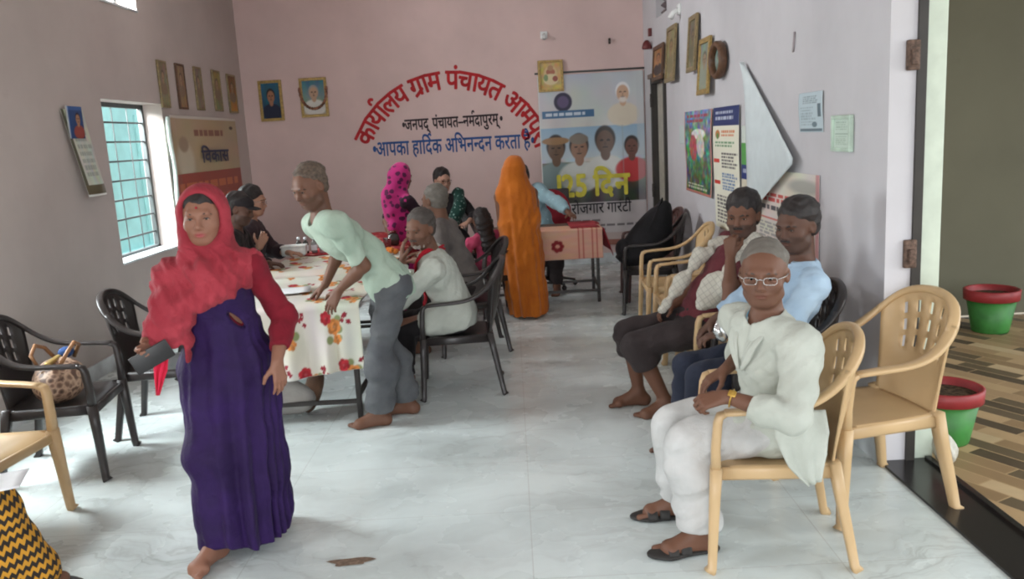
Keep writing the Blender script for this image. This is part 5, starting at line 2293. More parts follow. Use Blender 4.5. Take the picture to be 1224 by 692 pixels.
        # neck opening
        f.cone(s.neck - s.T * .012 + s.F2 * .012, s.neck + s.T * .2, neck * s.k, neck * 1.6 * s.k, .006, typ='c')
        if vneck:
            f.cone(s.neck + s.F2 * .10, s.neck + s.F2 * .125 - s.T * vneck, .034, .006, .006, typ='c')
        return s.piece(name, f, mat, h or s.h * 1.1, smooth, label)

    def trousers(s, mat, off=.012, low=.024, ankle=.03, name='trousers', wr=.003, freq=30, seed=5, h=None, waist=.10, smooth=1, fold=.0024):
        f = Field()
        q = s.k * s.slim
        f.ell(s.pel + s.T * .01, np.array((.160, .112, .125)) * q + off, s.R1, .04)
        f.ell(s.belly - s.T * .02, np.array((.136, .100, .10)) * q + off * .8, s.R1, .04)
        for sd in (1, -1):
            s.f_leg(f, sd, off, .035, (.0026, 46), low, ankle)
        f.wrinkle(wr, freq, seed)
        if fold:
            f.folds(fold, UP * .7 + s.F * .5, .09, 1.8, seed)
        f.plane(s.pel + s.T * waist, s.T, .006, s.pel - .4, s.pel + .5)
        return s.piece(name, f, mat, h or s.h * 1.1, smooth)

    def collar(s, mat, r=.068, hgt=.03, name='collar', open_=.5):
        m = MB()
        c = s.neck + s.T * .006 + s.F2 * .004
        a = np.linspace(math.pi / 2 + open_, math.pi / 2 + 2 * math.pi - open_, 26)
        P = np.zeros((4, 26, 3))
        for i, v in enumerate((0, .4, .75, 1.0)):
            rr_ = r * s.k * (1.12 - .22 * math.sin(v * 2.2) + (.16 if v == 1 else 0))
            zz = hgt * (v if v < 1 else .55)
            for j, th in enumerate(a):
                drop = .5 * (1 + math.cos(th - math.pi / 2)) ** 2 * .012
                P[i, j] = c + (s.L2 * math.cos(th) + s.F2 * math.sin(th)) * rr_ + s.T * (zz - drop)
        m.grid(P)
        return m.build(name, mat, s.o, solid=.004)

    def glasses(s, mat, lens=None, w=.022, hh=.0135):
        m = MB()
        q = s.hk
        for sx in (1, -1):
            ang = np.linspace(0, 2 * math.pi, 21)[:-1]
            pts = [s.hp(sx * .033 + w * np.sign(math.cos(a)) * abs(math.cos(a)) ** .6, .1035 - .012 * (abs(sx * .033 + w * math.cos(a)) / .06) ** 2, -.002 + hh * np.sign(math.sin(a)) * abs(math.sin(a)) ** .6) for a in ang]
            m.sweep(pts, (.0028 * q, .0028 * q), tuple(s.hR[:, 1]), 6, 1, closed=True)
            m.tube([s.hp(sx * .058, .094, .006), s.hp(sx * .078, .06, .008), s.hp(sx * .082, .0, .006), s.hp(sx * .080, -.02, -.01)], .0019 * q, 6)
        m.tube([s.hp(-.010, .104, .002), s.hp(0, .106, .006), s.hp(.010, .104, .002)], .0018 * q, 6)
        g = m.build('glasses', mat, s.o)
        if lens is not None:
            for sx in (1, -1):
                mm = MB()
                mm.ball(s.hp(sx * .033, .1015, -.002), np.array((w * .94, .0012, hh * .94)) * q, s.hR, 16, 8)
                mm.build('lens', lens, g)
        return g

    def watch(s, sd, mat, face):
        d = nrm(s.wr[sd] - s.el[sd])
        n = -s.hand[sd][1]
        n = nrm(n - d * (n @ d))
        t = np.cross(d, n)
        c = s.wr[sd] - d * .02
        m = MB()
        ang = np.linspace(0, 2 * math.pi, 21)[:-1]
        m.sweep([c + (t * math.cos(a) + n * math.sin(a)) * .030 * s.k for a in ang], (.014, .005), tuple(d), 8, .7, closed=True)
        w = m.build('wristwatch', mat, s.o)
        m = MB()
        R = np.stack([t, d, n], 1)
        m.box(c + n * .031 * s.k, (.026, .028, .008), R, .003)
        m.build('watch_face', face, w)

    def sandal(s, sd, mat):
        A, d = s.an[sd], s.toe[sd]
        L = .150 * s.H
        lat = np.cross(UP, d) * sd
        b = np.array((A[0], A[1], max(0.0, A[2] - .085 * s.k)))
        f = Field()
        f.cone(b - d * .045 + UP * .008, b + d * L * .55 + lat * .004 + UP * .008, .040, .050, .02, flat=(UP, .30))
        f.cone(b + d * L * .55 + lat * .004 + UP * .008, b + d * L * .76 + UP * .008, .050, .036, .02, flat=(UP, .32))
        f.plane(b + UP * .0, -UP, .002)
        o = s.piece('sandal', f, mat, .006)
        m = MB()
        for fr, r in ((.28, .045), (.50, .052)):
            c = b + d * L * fr
            ang = np.linspace(-.15, math.pi + .15, 13)
            m.sweep([c + lat * math.cos(a) * r + UP * (.012 + (.052 - .03 * fr) * math.sin(a)) for a in ang], (.008, .046), tuple(d), 8, .6)
        m.build('sandal_strap', mat, o)
        return o


def ribbon(name, pts, widths, wdir, mat, parent, folds=3, amp=.008, thick=.004, nu=17, sub=6):
    """hanging cloth band along a path; wdir = across direction(s)"""
    pts = np.asarray(pts, float)
    n = len(pts)
    t0, t1 = np.arange(n), np.linspace(0, n - 1, (n - 1) * sub + 1)
    P0 = np.stack([np.interp(t1, t0, pts[:, k]) for k in range(3)], 1)
    for _ in range(sub):
        P0[1:-1] = (P0[:-2] + 2 * P0[1:-1] + P0[2:]) / 4
    w = np.interp(t1, t0, widths)
    wd = np.asarray(wdir, float)
    if wd.ndim == 1:
        wd = np.tile(wd, (n, 1))
    wd = np.stack([np.interp(t1, t0, wd[:, k]) for k in range(3)], 1)
    P = np.zeros((len(t1), nu, 3))
    for i in range(len(t1)):
        tg = nrm(P0[min(i + 1, len(t1) - 1)] - P0[max(i - 1, 0)])
        x = nrm(wd[i] - tg * (wd[i] @ tg))
        nn = np.cross(tg, x)
        for j in range(nu):
            u = j / (nu - 1) * 2 - 1
            P[i, j] = P0[i] + x * u * w[i] / 2 + nn * amp * (math.sin(folds * math.pi * u + .7 * i / sub) + .4 * math.sin(7.3 * u + i * .21))
    m = MB()
    m.grid(P)
    return m.build(name, mat, parent, solid=thick)
# ------------------------------------------------------------------ the people
M_PINK = cloth('coral_pink_scarf', (156, 56, 66), (138, 42, 53), fold=.5)
M_REDBLOUSE = cloth('dark_red_blouse', (118, 24, 38), (98, 18, 32))
M_PURPLE = cloth('purple_saree', (44, 22, 74), (34, 16, 58), rough=.7, fold=.3)
M_MINT = cloth('mint_tshirt', (166, 182, 166), (150, 168, 152))
M_GREYPANT = cloth('grey_trousers', (92, 94, 96), (78, 80, 84))
M_WHITECL = cloth('off_white_cotton', (186, 190, 180), (174, 178, 168))
M_WHITEPANT = cloth('white_cotton_trousers', (196, 196, 194), (182, 182, 180))
M_BLUESHIRT = cloth('pale_blue_shirt', (168, 190, 208), (150, 174, 196))
M_NAVY = cloth('navy_trousers', (44, 48, 62), (36, 40, 54))
M_DARKPANT = cloth('dark_brown_trousers', (58, 50, 50), (48, 42, 42))
M_GREYSHIRT = cloth('grey_shirt', (112, 106, 102), (98, 92, 90))
M_BLACKCL = cloth('black_cloth', (40, 36, 38), (30, 28, 30))
M_RED = cloth('red_scarf', (180, 34, 48), (150, 24, 38))
M_MAROON = cloth('maroon_shirt', (104, 50, 56), (88, 40, 46))
M_ORANGE_T = None
M_SANDAL = plain('dark_rubber', (42, 40, 38), .6, .4)
M_GOLD = plain('gold_metal', (196, 160, 80), .3, .5, .8)
M_SILVER = plain('silver_metal', (190, 190, 188), .25, .5, .9)
M_LENS = None


def glass(name='clear_lens'):
    t = NT(name, .02, .5)
    t.b.inputs['Base Color'].default_value = (1, 1, 1, 1)
    t.b.inputs['Transmission Weight'].default_value = 1.0
    t.b.inputs['IOR'].default_value = 1.05
    return t.m


M_LENS = glass()


def printed(name, base, spot, scale, thr, rough=.8, base2=None):
    t = NT(name, rough, .2)
    v = t.coord('Object')
    vo = t.n('ShaderNodeTexVoronoi', Scale=scale)
    t.l(v, vo.inputs['Vector'])
    n = t.noise(v, scale * .9, 3.0, .6, 1.0)
    m = t.math('LESS_THAN', t.math('ADD', vo.outputs['Distance'], t.math('MULTIPLY', n, .5)), thr)
    b = t.ramp(t.noise(v, 6.0, 4.0), [(.35, tuple(base2 or np.array(base) * .88)), (.65, base)])
    t.base(t.mix(m, b, spot))
    t.bump(t.noise(v, 24.0, 2.0, .5, 1.0), .3, .02)
    t.b.inputs['Sheen Weight'].default_value = .15
    MATS[name] = t.m
    return t.m


M_MAGENTA = printed('magenta_printed_saree', (186, 44, 118), (84, 26, 66), 17, .62)
M_ORANGE = printed('orange_saree', (182, 100, 26), (140, 52, 24), 9, .26, base2=(164, 86, 20))
M_TEALPRINT = printed('green_printed_shawl', (34, 70, 62), (130, 160, 150), 26, .52)
M_LIGHTBLUE = printed('light_blue_striped_shirt', (150, 182, 192), (176, 204, 210), 20, .4)


def checked():
    t = NT('checked_shawl', .9, .2)
    v = t.coord('Object', rot=(.4, .5, .3))
    sep = t.n('ShaderNodeSeparateXYZ')
    t.l(v, sep.inputs[0])
    a = t.math('LESS_THAN', t.math('FRACT', t.math('MULTIPLY', sep.outputs[0], 34.0)), .14)
    b = t.math('LESS_THAN', t.math('FRACT', t.math('MULTIPLY', sep.outputs[2], 34.0)), .14)
    t.base(t.mix(t.math('MULTIPLY', t.math('MAXIMUM', a, b), .4), (196, 192, 180), (130, 126, 118)))
    t.bump(t.noise(v, 24.0, 2.0, .5, 1.0), .35, .02)
    return t.m


def zigzag():
    t = NT('black_yellow_zigzag', .85, .2)
    v = t.coord('Object')
    sep = t.n('ShaderNodeSeparateXYZ')
    t.l(v, sep.inputs[0])
    across = t.math('ADD', t.math('MULTIPLY', sep.outputs[1], 1.0), t.math('MULTIPLY', sep.outputs[0], .8))
    zz = t.math('PINGPONG', across, .018)
    s_ = t.math('ADD', sep.outputs[2], t.math('MULTIPLY', zz, 1.0))
    n = t.noise(v, 30.0, 2.0)
    st = t.math('LESS_THAN', t.math('FRACT', t.math('ADD', t.math('MULTIPLY', s_, 24.0), t.math('MULTIPLY', n, .25))), .48)
    t.base(t.mix(st, (52, 46, 42), (204, 148, 52)))
    t.bump(t.noise(v, 20.0, 2.0, .5, 1.0), .3, .02)
    return t.m


SK1, SK2, SK3 = (132, 92, 74), (108, 74, 57), (88, 60, 47)


def pleats(n, amp, seed, front=None, top=.25):
    r = np.random.RandomState(seed)
    ph = r.rand(4) * 6.28

    def fn(th, z):
        g = np.clip(1.15 - z, 0, 1) ** 1.2
        w = .5 + .5 * np.sin(2 * th + ph[3])
        return amp * (g + .12) * (np.sin(n * th + 1.5 * np.sin(2 * th + ph[0])) * w + .6 * np.sin((n * 1.7) * th + ph[1] + 2 * z) * (1 - w) + .4 * np.sin(3 * th + ph[2]))
    return fn


# ---- 1. woman in the purple saree walking towards the camera
P = Person('person', 'woman in a purple saree and pink headscarf walking forward holding a phone', 1.56, (-1.25, 3.46, .82), -82, W(243, 259, 3.42), -84, 4,
           twist=-4, skin=SK1, h=.005, female=True, nb=.01)
P.arm(-1, W(186, 408, 3.26), (-.15, .8, -.3), d=(-.35, -.75, -.35), n=(.55, -.35, .2), curl=(.7, .7, .5), thumb=.6)
P.arm(+1, W(331, 432, 3.36), (.25, .8, 0), d=(.12, -.10, -1), n=(-.7, .6, 0), curl=(.25, .3, .25), thumb=.2)
P.leg(-1, (-1.335, 3.28, .085), toe=(-.25, -1))
P.leg(+1, (-1.165, 3.62, .10), toe=(.35, -1))
wo = P.body(lips=(150, 66, 70))
P.hair(M_HAIR, back=-.09, t=.008, rec=-.008)
P.brows(M_HAIR, .0028)
gap = W(281, 386, 3.32)
m = MB()
m.ball(P.hp(0, .094, .052), (.0052, .003, .0052), P.hR, 10, 6)
m.build('forehead_dot', plain('red_powder', (150, 30, 40), .8), wo)


def cut_gap(f):
    f.ell(gap, (.055, .10, .016), headR(-80, 0, 52), .008, 'c')


P.shirt(M_REDBLOUSE, sleeve=1.70, off=.010, hem=-.16, name='blouse', neck=.066, cut=cut_gap)
f = Field()                                             # saree: skirt and the wrap over the chest
f.loft([(.035, -1.235, 3.43, .150, .165), (.10, -1.24, 3.43, .165, .18), (.30, -1.245, 3.44, .175, .185), (.50, -1.25, 3.45, .183, .175),
        (.72, -1.25, 3.46, .196, .162), (.84, -1.25, 3.46, .190, .145), (.95, -1.25, 3.46, .158, .125), (1.0, -1.25, 3.46, .146, .118)], .03, pleats(15, .026, 4))
g = f
P.f_torso(f, .020)
f.cone(P.hip[-1], P.kn[-1], .100, .090, .06)
f.cone(P.kn[-1], P.an[-1] + np.array((.01, .02, -.03)), .090, .085, .06)
f.cone(P.kn[1], P.an[1] + np.array((0, 0, -.03)), .085, .08, .06)
f.wrinkle(.0042, 26, 8)
f.plane(P.neck - UP * .08, (0, 0, 1), .01)
f.ell(gap, (.055, .10, .014), headR(-80, 0, 52), .008, 'c')
f.plane((0, 0, .045), (0, 0, -1), .004)
f.ell(np.array((-1.30, 3.20, .02)), (.16, .12, .055), None, .02, 'c')
P.piece('saree', f, M_PURPLE, .006, 1)
f = Field()                                             # headscarf: hood, cowl, cape, right arm and side panel
f.ell(P.hp(0, -.018, .028), (.100, .114, .110), P.hR, .03)
f.cone(P.hp(0, -.035, -.02), P.neck + UP * .0 - P.F * .02, .092, .110, .04)
for sx in (1, -1):
    f.chain([P.hp(sx * .080, .00, .02), P.hp(sx * .078, .01, -.06), P.hp(sx * .060, .05, -.125), P.neck + P.F * .09 - UP * .05 + P.L * sx * -.04], [.022, .026, .034, .04], .03)
f.ell(P.neck - UP * .07, (.190, .140, .112), P.R2, .04)
f.chain([P.sh[1] + UP * .02, P.neck + P.F * .125 - UP * .10 + P.L * .06, P.neck + P.F * .135 - UP * .15 - P.L * .04, P.sh[-1] + P.F * .08 - UP * .12], [.055, .05, .05, .06], .04)
f.chain([P.sh[1] + UP * .01, P.neck + P.F * .13 - UP * .05, P.sh[-1] + P.F * .05], [.05, .045, .05], .03)
f.chain([P.sh[-1], P.el[-1], P.wr[-1] + UP * .02], [.066, .062, .056], .05, rip=(.005, 70))
f.chain([P.sh[-1] + P.F * .06 - UP * .02, W(206, 372, 3.30), W(210, 420, 3.30)], [.072, .075, .07], .05, rip=(.006, 75))
f.plane(W(205, 413, 3.3), (.1, 0, -1), .01, W(205, 413, 3.3) - .35, W(205, 413, 3.3) + (.03, .3, .3))
f.plane(W(237, 400, 3.28), (1, .1, 0), .02, W(237, 440, 3.2) - (.05, .3, .1), W(237, 392, 3.2) + (.25, .3, -.0))
f.folds(.0050, (.75, .1, .62), .060, 1.2, 5, P.neck - .5, P.neck + np.array((.4, .4, .03)))
f.folds(.0030, (.9, .3, -.2), .040, 1.6, 6, P.neck - .5, P.neck + np.array((.4, .4, .0)))
f.wrinkle(.0022, 34, 21)
f.ell(P.hp(0, .118, .004), np.array((.090, .128, .112)), P.hR, .02, 'c')
P.piece('headscarf', f, M_PINK, .0055, 1)
M_BRIGHTPINK = cloth('bright_red_pink', (206, 40, 70), (186, 30, 58))
ribbon('scarf_end', [W(197, 418, 3.22), W(192, 440, 3.22), W(189, 472, 3.22)], [.03, .05, .012], (1, .2, 0), M_BRIGHTPINK, wo, 2, .006)
m = MB()
d_ = nrm(P.wr[-1] - P.el[-1])
for q in (.012, .024):
    t_ = nrm(np.cross(d_, (0, 0, 1)))
    n_ = np.cross(t_, d_)
    m.sweep([P.wr[-1] - d_ * q + (t_ * math.cos(a) + n_ * math.sin(a)) * .031 for a in np.linspace(0, 6.283, 21)[:-1]], (.007, .006), tuple(d_), 6, 1, closed=True)
m.build('bangle', M_SILVER, wo)
# the phone in her hand
a_, b_ = W(157, 441, 3.14), W(206, 413, 3.20)
ex = nrm(b_ - a_)
ey = nrm(np.cross(ex, (0.25, 1, .35)))
ez = np.cross(ex, ey)
R = np.stack([ex, ey, ez], 1)
e = empty('mobile_phone', tuple((a_ + b_) / 2), 'black phone in the right hand of the woman in purple', 'phone')
m = MB()
m.box((0, 0, 0), (.155, .078, .009), R, .004)
m.build('body', plain('black_phone_shell', (28, 27, 28), .35, .5), e)
m = MB()
m.box(tuple(-ez * .0052), (.143, .070, .001), R)
m.build('screen', plain('black_glass', (18, 18, 20), .08, .6), e)

# ---- 2. man bending over the table
P = Person('person', 'standing man in a mint green tee shirt leaning over the floral table', 1.66, (-.775, 5.00, .87), 205, W(370, 223, 4.80), 232, 22,
           twist=8, skin=SK2, h=.0055, slim=.95, nb=.03)
P.arm(+1, W(405, 347, 4.83), (.8, -.2, .1), d=(-.45, -.12, -.75), n=(.1, .6, -.4), curl=(.25, .35, .25), thumb=.2)
P.arm(-1, (-1.20, 5.16, .85), (.5, .6, .2), d=(-.7, .1, -.5), n=(0, .2, -1), curl=(.2, .3, .2))
P.leg(+1, (-.885, 4.90, .085), toe=(-1, -.25))
P.leg(-1, (-.735, 5.10, .085), toe=(-1, -.1))
P.body(stub=.35)
P.hair(M_BROWNGREY, back=-.055, t=.006, seed=2)
P.brows(M_HAIR, .0036)
P.shirt(M_MINT, sleeve=.86, off=.020, hem=.10, flare=.012, wr=.0055, freq=24, seed=9)
P.trousers(M_GREYPANT, off=.020, low=.050, ankle=.02, wr=.0055, freq=20)

# ---- 3. bearded man in white with a red scarf, hand on cheek
P = Person('person', 'seated bearded man in white with a red scarf, cheek resting on his hand', 1.62, (-.43, 5.60, .53), 182, W(502, 274, 5.52), 238, 12,
           skin=SK2, h=.006, nb=.05)
P.arm(+1, W(481, 312, 5.40), (-.2, -.3, -1), d=(.06, .05, 1), n=(.9, .3, 0), curl=(.25, .35, .3), thumb=.0)
P.arm(-1, (-.78, 5.78, .78), (.3, .6, -.5), d=(-1, -.2, -.1), n=(0, 0, -1))
P.leg(+1, (-.80, 5.50, .085), hint=(-1, 0, .6))
P.leg(-1, (-.84, 5.78, .085), hint=(-1, 0, .6))
wb = P.body(stub=.3)
P.hair(M_SALT, back=-.06, t=.010, seed=4)
P.brows(M_SALT, .0034)
P.beard(M_WHITEHAIR, .0035)
P.moustache(M_SALT, .006)


def lap(P, r0=.115, r1=.095, fr=.55):
    def fn(f):
        for sd in (1, -1):
            f.cone(P.hip[sd], P.hip[sd] + (P.kn[sd] - P.hip[sd]) * fr, r0, r1, .05)
    return fn


P.shirt(M_WHITECL, sleeve=1.92, off=.024, hem=.08, flare=.01, name='kurta', wr=.0055, freq=24, seed=12, neck=.062, cut=lap(P, .115, .098, .45))
P.trousers(M_BLACKCL, off=.016, low=.03, ankle=.06)
ribbon('scarf', [W(531, 296, 5.60), P.neck - P.F * .055 + UP * .02, P.neck + UP * .03 + P.L * .075, P.neck + P.F * .10 - UP * .03 + P.L * .055, P.chest + P.F * .150 + P.L * .03, P.belly + P.F * .145 + P.L * .05, W(506, 366, 5.42)],
       [.05, .06, .07, .07, .07, .07, .08], [(0, .3, 1), (0, 0, 1), (-.6, 0, .8), (0, -1, 0), (0, -1, 0), (0, -1, 0), (0, -1, 0)], M_RED, wb, 2, .006)

# ---- 4. grey-haired man seen from behind
P = Person('person', 'grey-haired man in a grey shirt seen from behind, seated at the table', 1.64, (-.42, 6.72, .52), 168, W(519, 240, 6.78), 150, 8,
           skin=SK2, h=.007, nb=.03)
P.arm(+1, (-.80, 6.50, .78), (.2, -.6, -.5), d=(-1, .1, -.1), n=(0, 0, -1))
P.arm(-1, (-.78, 6.95, .78), (.2, .6, -.5), d=(-1, -.1, -.1), n=(0, 0, -1))
P.leg(+1, (-.80, 6.60, .085), hint=(-1, 0, .6))
P.leg(-1, (-.80, 6.86, .085), hint=(-1, 0, .6))
P.body(stub=.2)
P.hair(M_GREYHAIR, back=-.062, t=.010, seed=5)
P.brows(M_GREYHAIR)
P.shirt(M_GREYSHIRT, sleeve=.95, off=.022, hem=.08, wr=.005, freq=24, seed=14)
P.collar(M_WHITECL, .064, .026)
P.trousers(M_DARKPANT, off=.016, low=.03)

# ---- 5. long-haired girl
P = Person('person', 'long-haired girl in a pink top sitting with her back turned', 1.30, (-.25, 7.92, .52), 128, W(574, 262, 7.96), 118, 6,
           skin=SK2, h=.007, slim=.82, female=False, nb=.02)
P.arm(+1, (-.52, 7.98, .62), (-.3, -.6, -.5))
P.arm(-1, (-.32, 8.22, .60), (.6, .2, -.5))
P.leg(+1, (-.45, 8.05, .08), hint=(-.5, .6, .6))
P.leg(-1, (-.32, 8.20, .08), hint=(-.5, .6, .6))
gi = P.body()
P.hair(M_HAIR, back=-.09, t=.013)
f = Field()
f.chain([P.hp(0, -.06, .03), P.hp(.0, -.095, -.06), P.neck - P.F * .10 - UP * .10, P.chest - P.F * .115 - UP * .02], [.085, .082, .075, .045], .03, flat=(P.F, .6))
f.wrinkle(.003, 90, 4)
P.piece('long_hair', f, M_HAIR, .007)
P.shirt(cloth('pink_top', (186, 74, 104), (164, 58, 88)), sleeve=.8, off=.014, hem=.10, wr=.004)
P.trousers(cloth('pink_leggings', (150, 60, 84)), off=.01, low=.02)

# ---- 6. woman in glasses at the far end
P = Person('person', 'woman in glasses with a dark green shawl seated against the back wall', 1.66, (-.72, 9.50, .56), -82, W(529, 216, 9.42), -62, 6,
           skin=(176, 136, 116), h=.008, female=True, nb=.02)
P.arm(+1, (-.50, 9.12, .80), (.7, .2, -.5), d=(-.4, -1, -.1), n=(0, 0, -1))
P.arm(-1, (-.92, 9.12, .80), (-.7, .2, -.5), d=(.4, -1, -.1), n=(0, 0, -1))
P.leg(+1, (-.62, 9.10, .085), hint=(0, -1, .6))
P.leg(-1, (-.82, 9.10, .085), hint=(0, -1, .6))
gw = P.body(lips=(150, 70, 70))
P.hair(M_HAIR, back=-.075, t=.014, puff=.008)
P.brows(M_HAIR, .003)
P.glasses(M_IRIS, M_LENS)
P.shirt(M_BLACKCL, sleeve=1.7, off=.014, hem=.1)
P.trousers(M_BLACKCL, off=.03, low=.05)
f = Field()
f.chain([P.sh[1] - P.F2 * .06 + UP * .02, P.sh[1] + UP * .045 + P.F2 * .02, P.sh[1] + P.F2 * .10 - UP * .06, P.chest + P.F2 * .155 + P.L2 * .08 - UP * .10], [.07, .075, .075, .075], .03, flat=(P.L2, .9))
f.wrinkle(.006, 34, 6)
P.piece('shawl', f, M_TEALPRINT, .008, 1)

# ---- 7. standing woman in the magenta print
P = Person('person', 'standing woman with a magenta printed saree drawn over her head', 1.56, (-1.00, 8.16, .80), 30, W(480, 212, 8.10), 35, 10,
           skin=SK2, h=.007, female=True, nb=.03)
P.arm(+1, W(470, 288, 7.92), (-.6, 0, 0), d=(0, -.2, -1), n=(.8, .5, 0))
P.arm(-1, (-.84, 8.20, .86), (.3, -.6, 0))
P.leg(+1, (-1.06, 8.22, .085))
P.leg(-1, (-.94, 8.10, .085))
P.body()
P.hair(M_HAIR, back=-.08, t=.005)
P.shirt(cloth('plum_blouse', (46, 28, 40), (38, 24, 34)), sleeve=.9, off=.012, hem=-.1, name='blouse')
f = Field()
f.loft([(.03, -1.0, 8.16, .24, .22), (.4, -1.0, 8.16, .22, .20), (.78, -1.0, 8.16, .19, .165), (1.0, -1.0, 8.16, .15, .125)], .03, pleats(12, .018, 9))
P.f_torso(f, .016)
f.ell(P.hp(0, -.022, .026), np.array((.100, .116, .114)), P.hR, .03)
f.chain([P.hp(0, -.05, -.02), P.neck - P.F * .05, P.chest - P.F * .07, P.pel - P.F * .08], [.09, .115, .13, .12], .05, rip=(.004, 40))
f.cone(P.sh[1] - P.F * .03 - UP * .02, W(468, 272, 8.0), .07, .075, .04, flat=(P.F, .7), rip=(.004, 60))
f.ell(P.hp(0, .112, -.006), (.064, .090, .098), P.hR, .015, 'c')
f.wrinkle(.005, 36, 31)
P.piece('saree', f, M_MAGENTA, .008, 1)

# ---- 8. standing woman in orange, seen from behind
P = Person('person', 'standing woman wrapped in an orange saree from head to hem, back turned', 1.56, (.055, 7.80, .80), 98, W(614, 204, 7.84), 100, 8,
           skin=SK2, h=.008, female=True, nb=.02)
P.arm(+1, (.00, 7.98, .92), (-.1, -.2, -.8), d=(.5, .8, 0))
P.arm(-1, (.10, 7.98, .90), (.1, -.2, -.8), d=(-.5, .8, 0))
P.leg(+1, (-.02, 7.80, .085))
P.leg(-1, (.13, 7.82, .085))
P.body()
P.hair(M_HAIR, back=-.08, t=.004)
f = Field()
f.loft([(.025, .10, 7.80, .17, .17), (.15, .09, 7.80, .185, .175), (.5, .075, 7.80, .19, .17), (.9, .055, 7.80, .185, .155), (1.15, .035, 7.81, .165, .14), (1.30, .02, 7.83, .125, .12), (1.40, .012, 7.84, .10, .11)], .03, pleats(9, .016, 14))
f.ell(P.hp(0, -.022, .026), np.array((.100, .118, .116)), P.hR, .04)
f.cone(P.hp(0, -.03, -.02), P.neck - UP * .05, .10, .14, .05)
for sd in (1, -1):
    f.chain([P.sh[sd] * .82 + P.neck * .18, P.el[sd] * .8 + P.pel * .2 + UP * .04, P.wr[sd]], [.052, .05, .05], .08)
f.ell(P.hp(0, .125, -.006), (.062, .085, .098), P.hR, .015, 'c')
f.folds(.006, (.9, .2, -.35), .12, 1.5, 41)
f.wrinkle(.004, 22, 41)
P.piece('saree', f, M_ORANGE, .008, 1)

# ---- 9. man in light blue behind the desk
P = Person('person', 'man in a light blue shirt leaning on the desk behind the orange saree', 1.66, (.34, 9.22, .55), -100, W(621, 212, 9.14), -125, 25,
           twist=0, skin=SK2, h=.008, nb=.05)
P.arm(+1, W(690, 262, 8.72), (.8, .3, -.2), d=(.2, -.9, -.1), n=(0, 0, -1))
P.arm(-1, (.02, 8.74, .80), (-.8, .3, -.2), d=(.2, -.9, -.1), n=(0, 0, -1))
P.leg(+1, (.42, 8.86, .085), hint=(0, -1, .6))
P.leg(-1, (.22, 8.86, .085), hint=(0, -1, .6))
P.body(stub=.3)
P.hair(M_HAIR, back=-.055, t=.012)
P.brows(M_HAIR)
P.shirt(M_LIGHTBLUE, sleeve=1.75, off=.026, hem=.08, wr=.006, freq=24, seed=51)
P.trousers(M_DARKPANT, off=.014, low=.03)

# ---- 10. man in the black cap, 11. dark-clothed person with glasses, left of the table
P = Person('person', 'man in a black cap and dark jacket seated left of the table', 1.64, (-2.34, 6.45, .53), 8, W(287, 250, 6.48), -2, 18,
           skin=SK3, h=.007, nb=.04)
P.arm(-1, (-1.98, 6.26, .80), (-.2, -.7, -.5), d=(1, .3, -.1), n=(0, 0, -1))
P.arm(+1, (-1.98, 6.66, .80), (-.2, .7, -.5), d=(1, -.3, -.1), n=(0, 0, -1))
P.leg(-1, (-1.92, 6.34, .085), hint=(1, 0, .6))
P.leg(+1, (-1.92, 6.58, .085), hint=(1, 0, .6))
cp = P.body(stub=.5)
P.hair(M_HAIR, back=-.055, t=.008)
P.brows(M_HAIR)
f = Field()
f.ell(P.hp(0, -.012, .052), (.090, .110, .070), P.hR, .01)
f.plane(P.hp(0, 0, .028), P.hR @ nrm((0, .18, -1)), .006)
f.cone(P.hp(-.03, .10, .034), P.hp(.03, .10, .034), .05, .05, .012, flat=(P.hR[:, 2], .16))
P.piece('cap', f, M_BLACKCL, .0055)
P.shirt(M_BLACKCL, sleeve=1.9, off=.024, hem=.08, name='jacket', seed=61)
P.trousers(M_DARKPANT, off=.016, low=.03)
P = Person('person', 'dark-haired person in glasses and dark clothes raising a hand beyond the capped man', 1.64, (-2.30, 7.12, .54), 10, W(303, 241, 7.14), 2, 8,
           skin=(170, 128, 106), h=.007, nb=.03)
P.arm(-1, W(310, 296, 6.78), (-.2, -.6, -.8), d=(.5, .0, .85), n=(-.3, .9, .2), curl=(.5, .7, .5))
P.arm(+1, (-1.98, 7.28, .80), (-.2, .7, -.5), d=(1, -.3, -.1), n=(0, 0, -1))
P.leg(-1, (-1.90, 7.02, .085), hint=(1, 0, .6))
P.leg(+1, (-1.90, 7.26, .085), hint=(1, 0, .6))
P.body(lips=(140, 80, 76))
P.hair(M_HAIR, back=-.07, t=.014, puff=.006)
P.brows(M_HAIR)
P.glasses(M_SILVER, M_LENS)
P.watch(-1, M_SILVER, M_SILVER)
P.shirt(cloth('dark_plum_cloth', (62, 48, 52), (50, 40, 44)), sleeve=1.55, off=.022, hem=.08, seed=66)
P.trousers(M_DARKPANT, off=.016, low=.03)

# ---- 12. man with the checked shawl
P = Person('person', 'seated man with a checked white shawl, fist at his mouth and one bare foot', 1.68, (1.06, 4.90, .52), 184, W(888, 258, 4.78), 236, 8,
           twist=4, skin=SK2, h=.0055, nb=-.01)
P.arm(+1, W(873, 306, 4.52), (-.15, -.5, -1), d=(.02, .10, 1), n=(.5, .8, 0), curl=(1.0, 1.2, .8), thumb=.6)
P.arm(-1, W(806, 364, 4.95), (.3, .7, -.3), d=(-1, -.25, -.35), n=(.2, -.3, -1), curl=(.5, .7, .5), thumb=.4)
P.leg(+1, (.85, 4.80, .085), hint=(-1, 0, .7), toe=(-.95, -.2))
P.leg(-1, (.72, 5.02, .085), hint=(-1, 0, .7))
pm = P.body(stub=.65)
P.hair(M_HAIR, back=-.055, t=.014, puff=.012, seed=7)
P.brows(M_HAIR, .0045)
P.moustache(M_HAIR, .0065)
P.shirt(M_MAROON, sleeve=.55, off=.016, hem=.04, wr=.005)
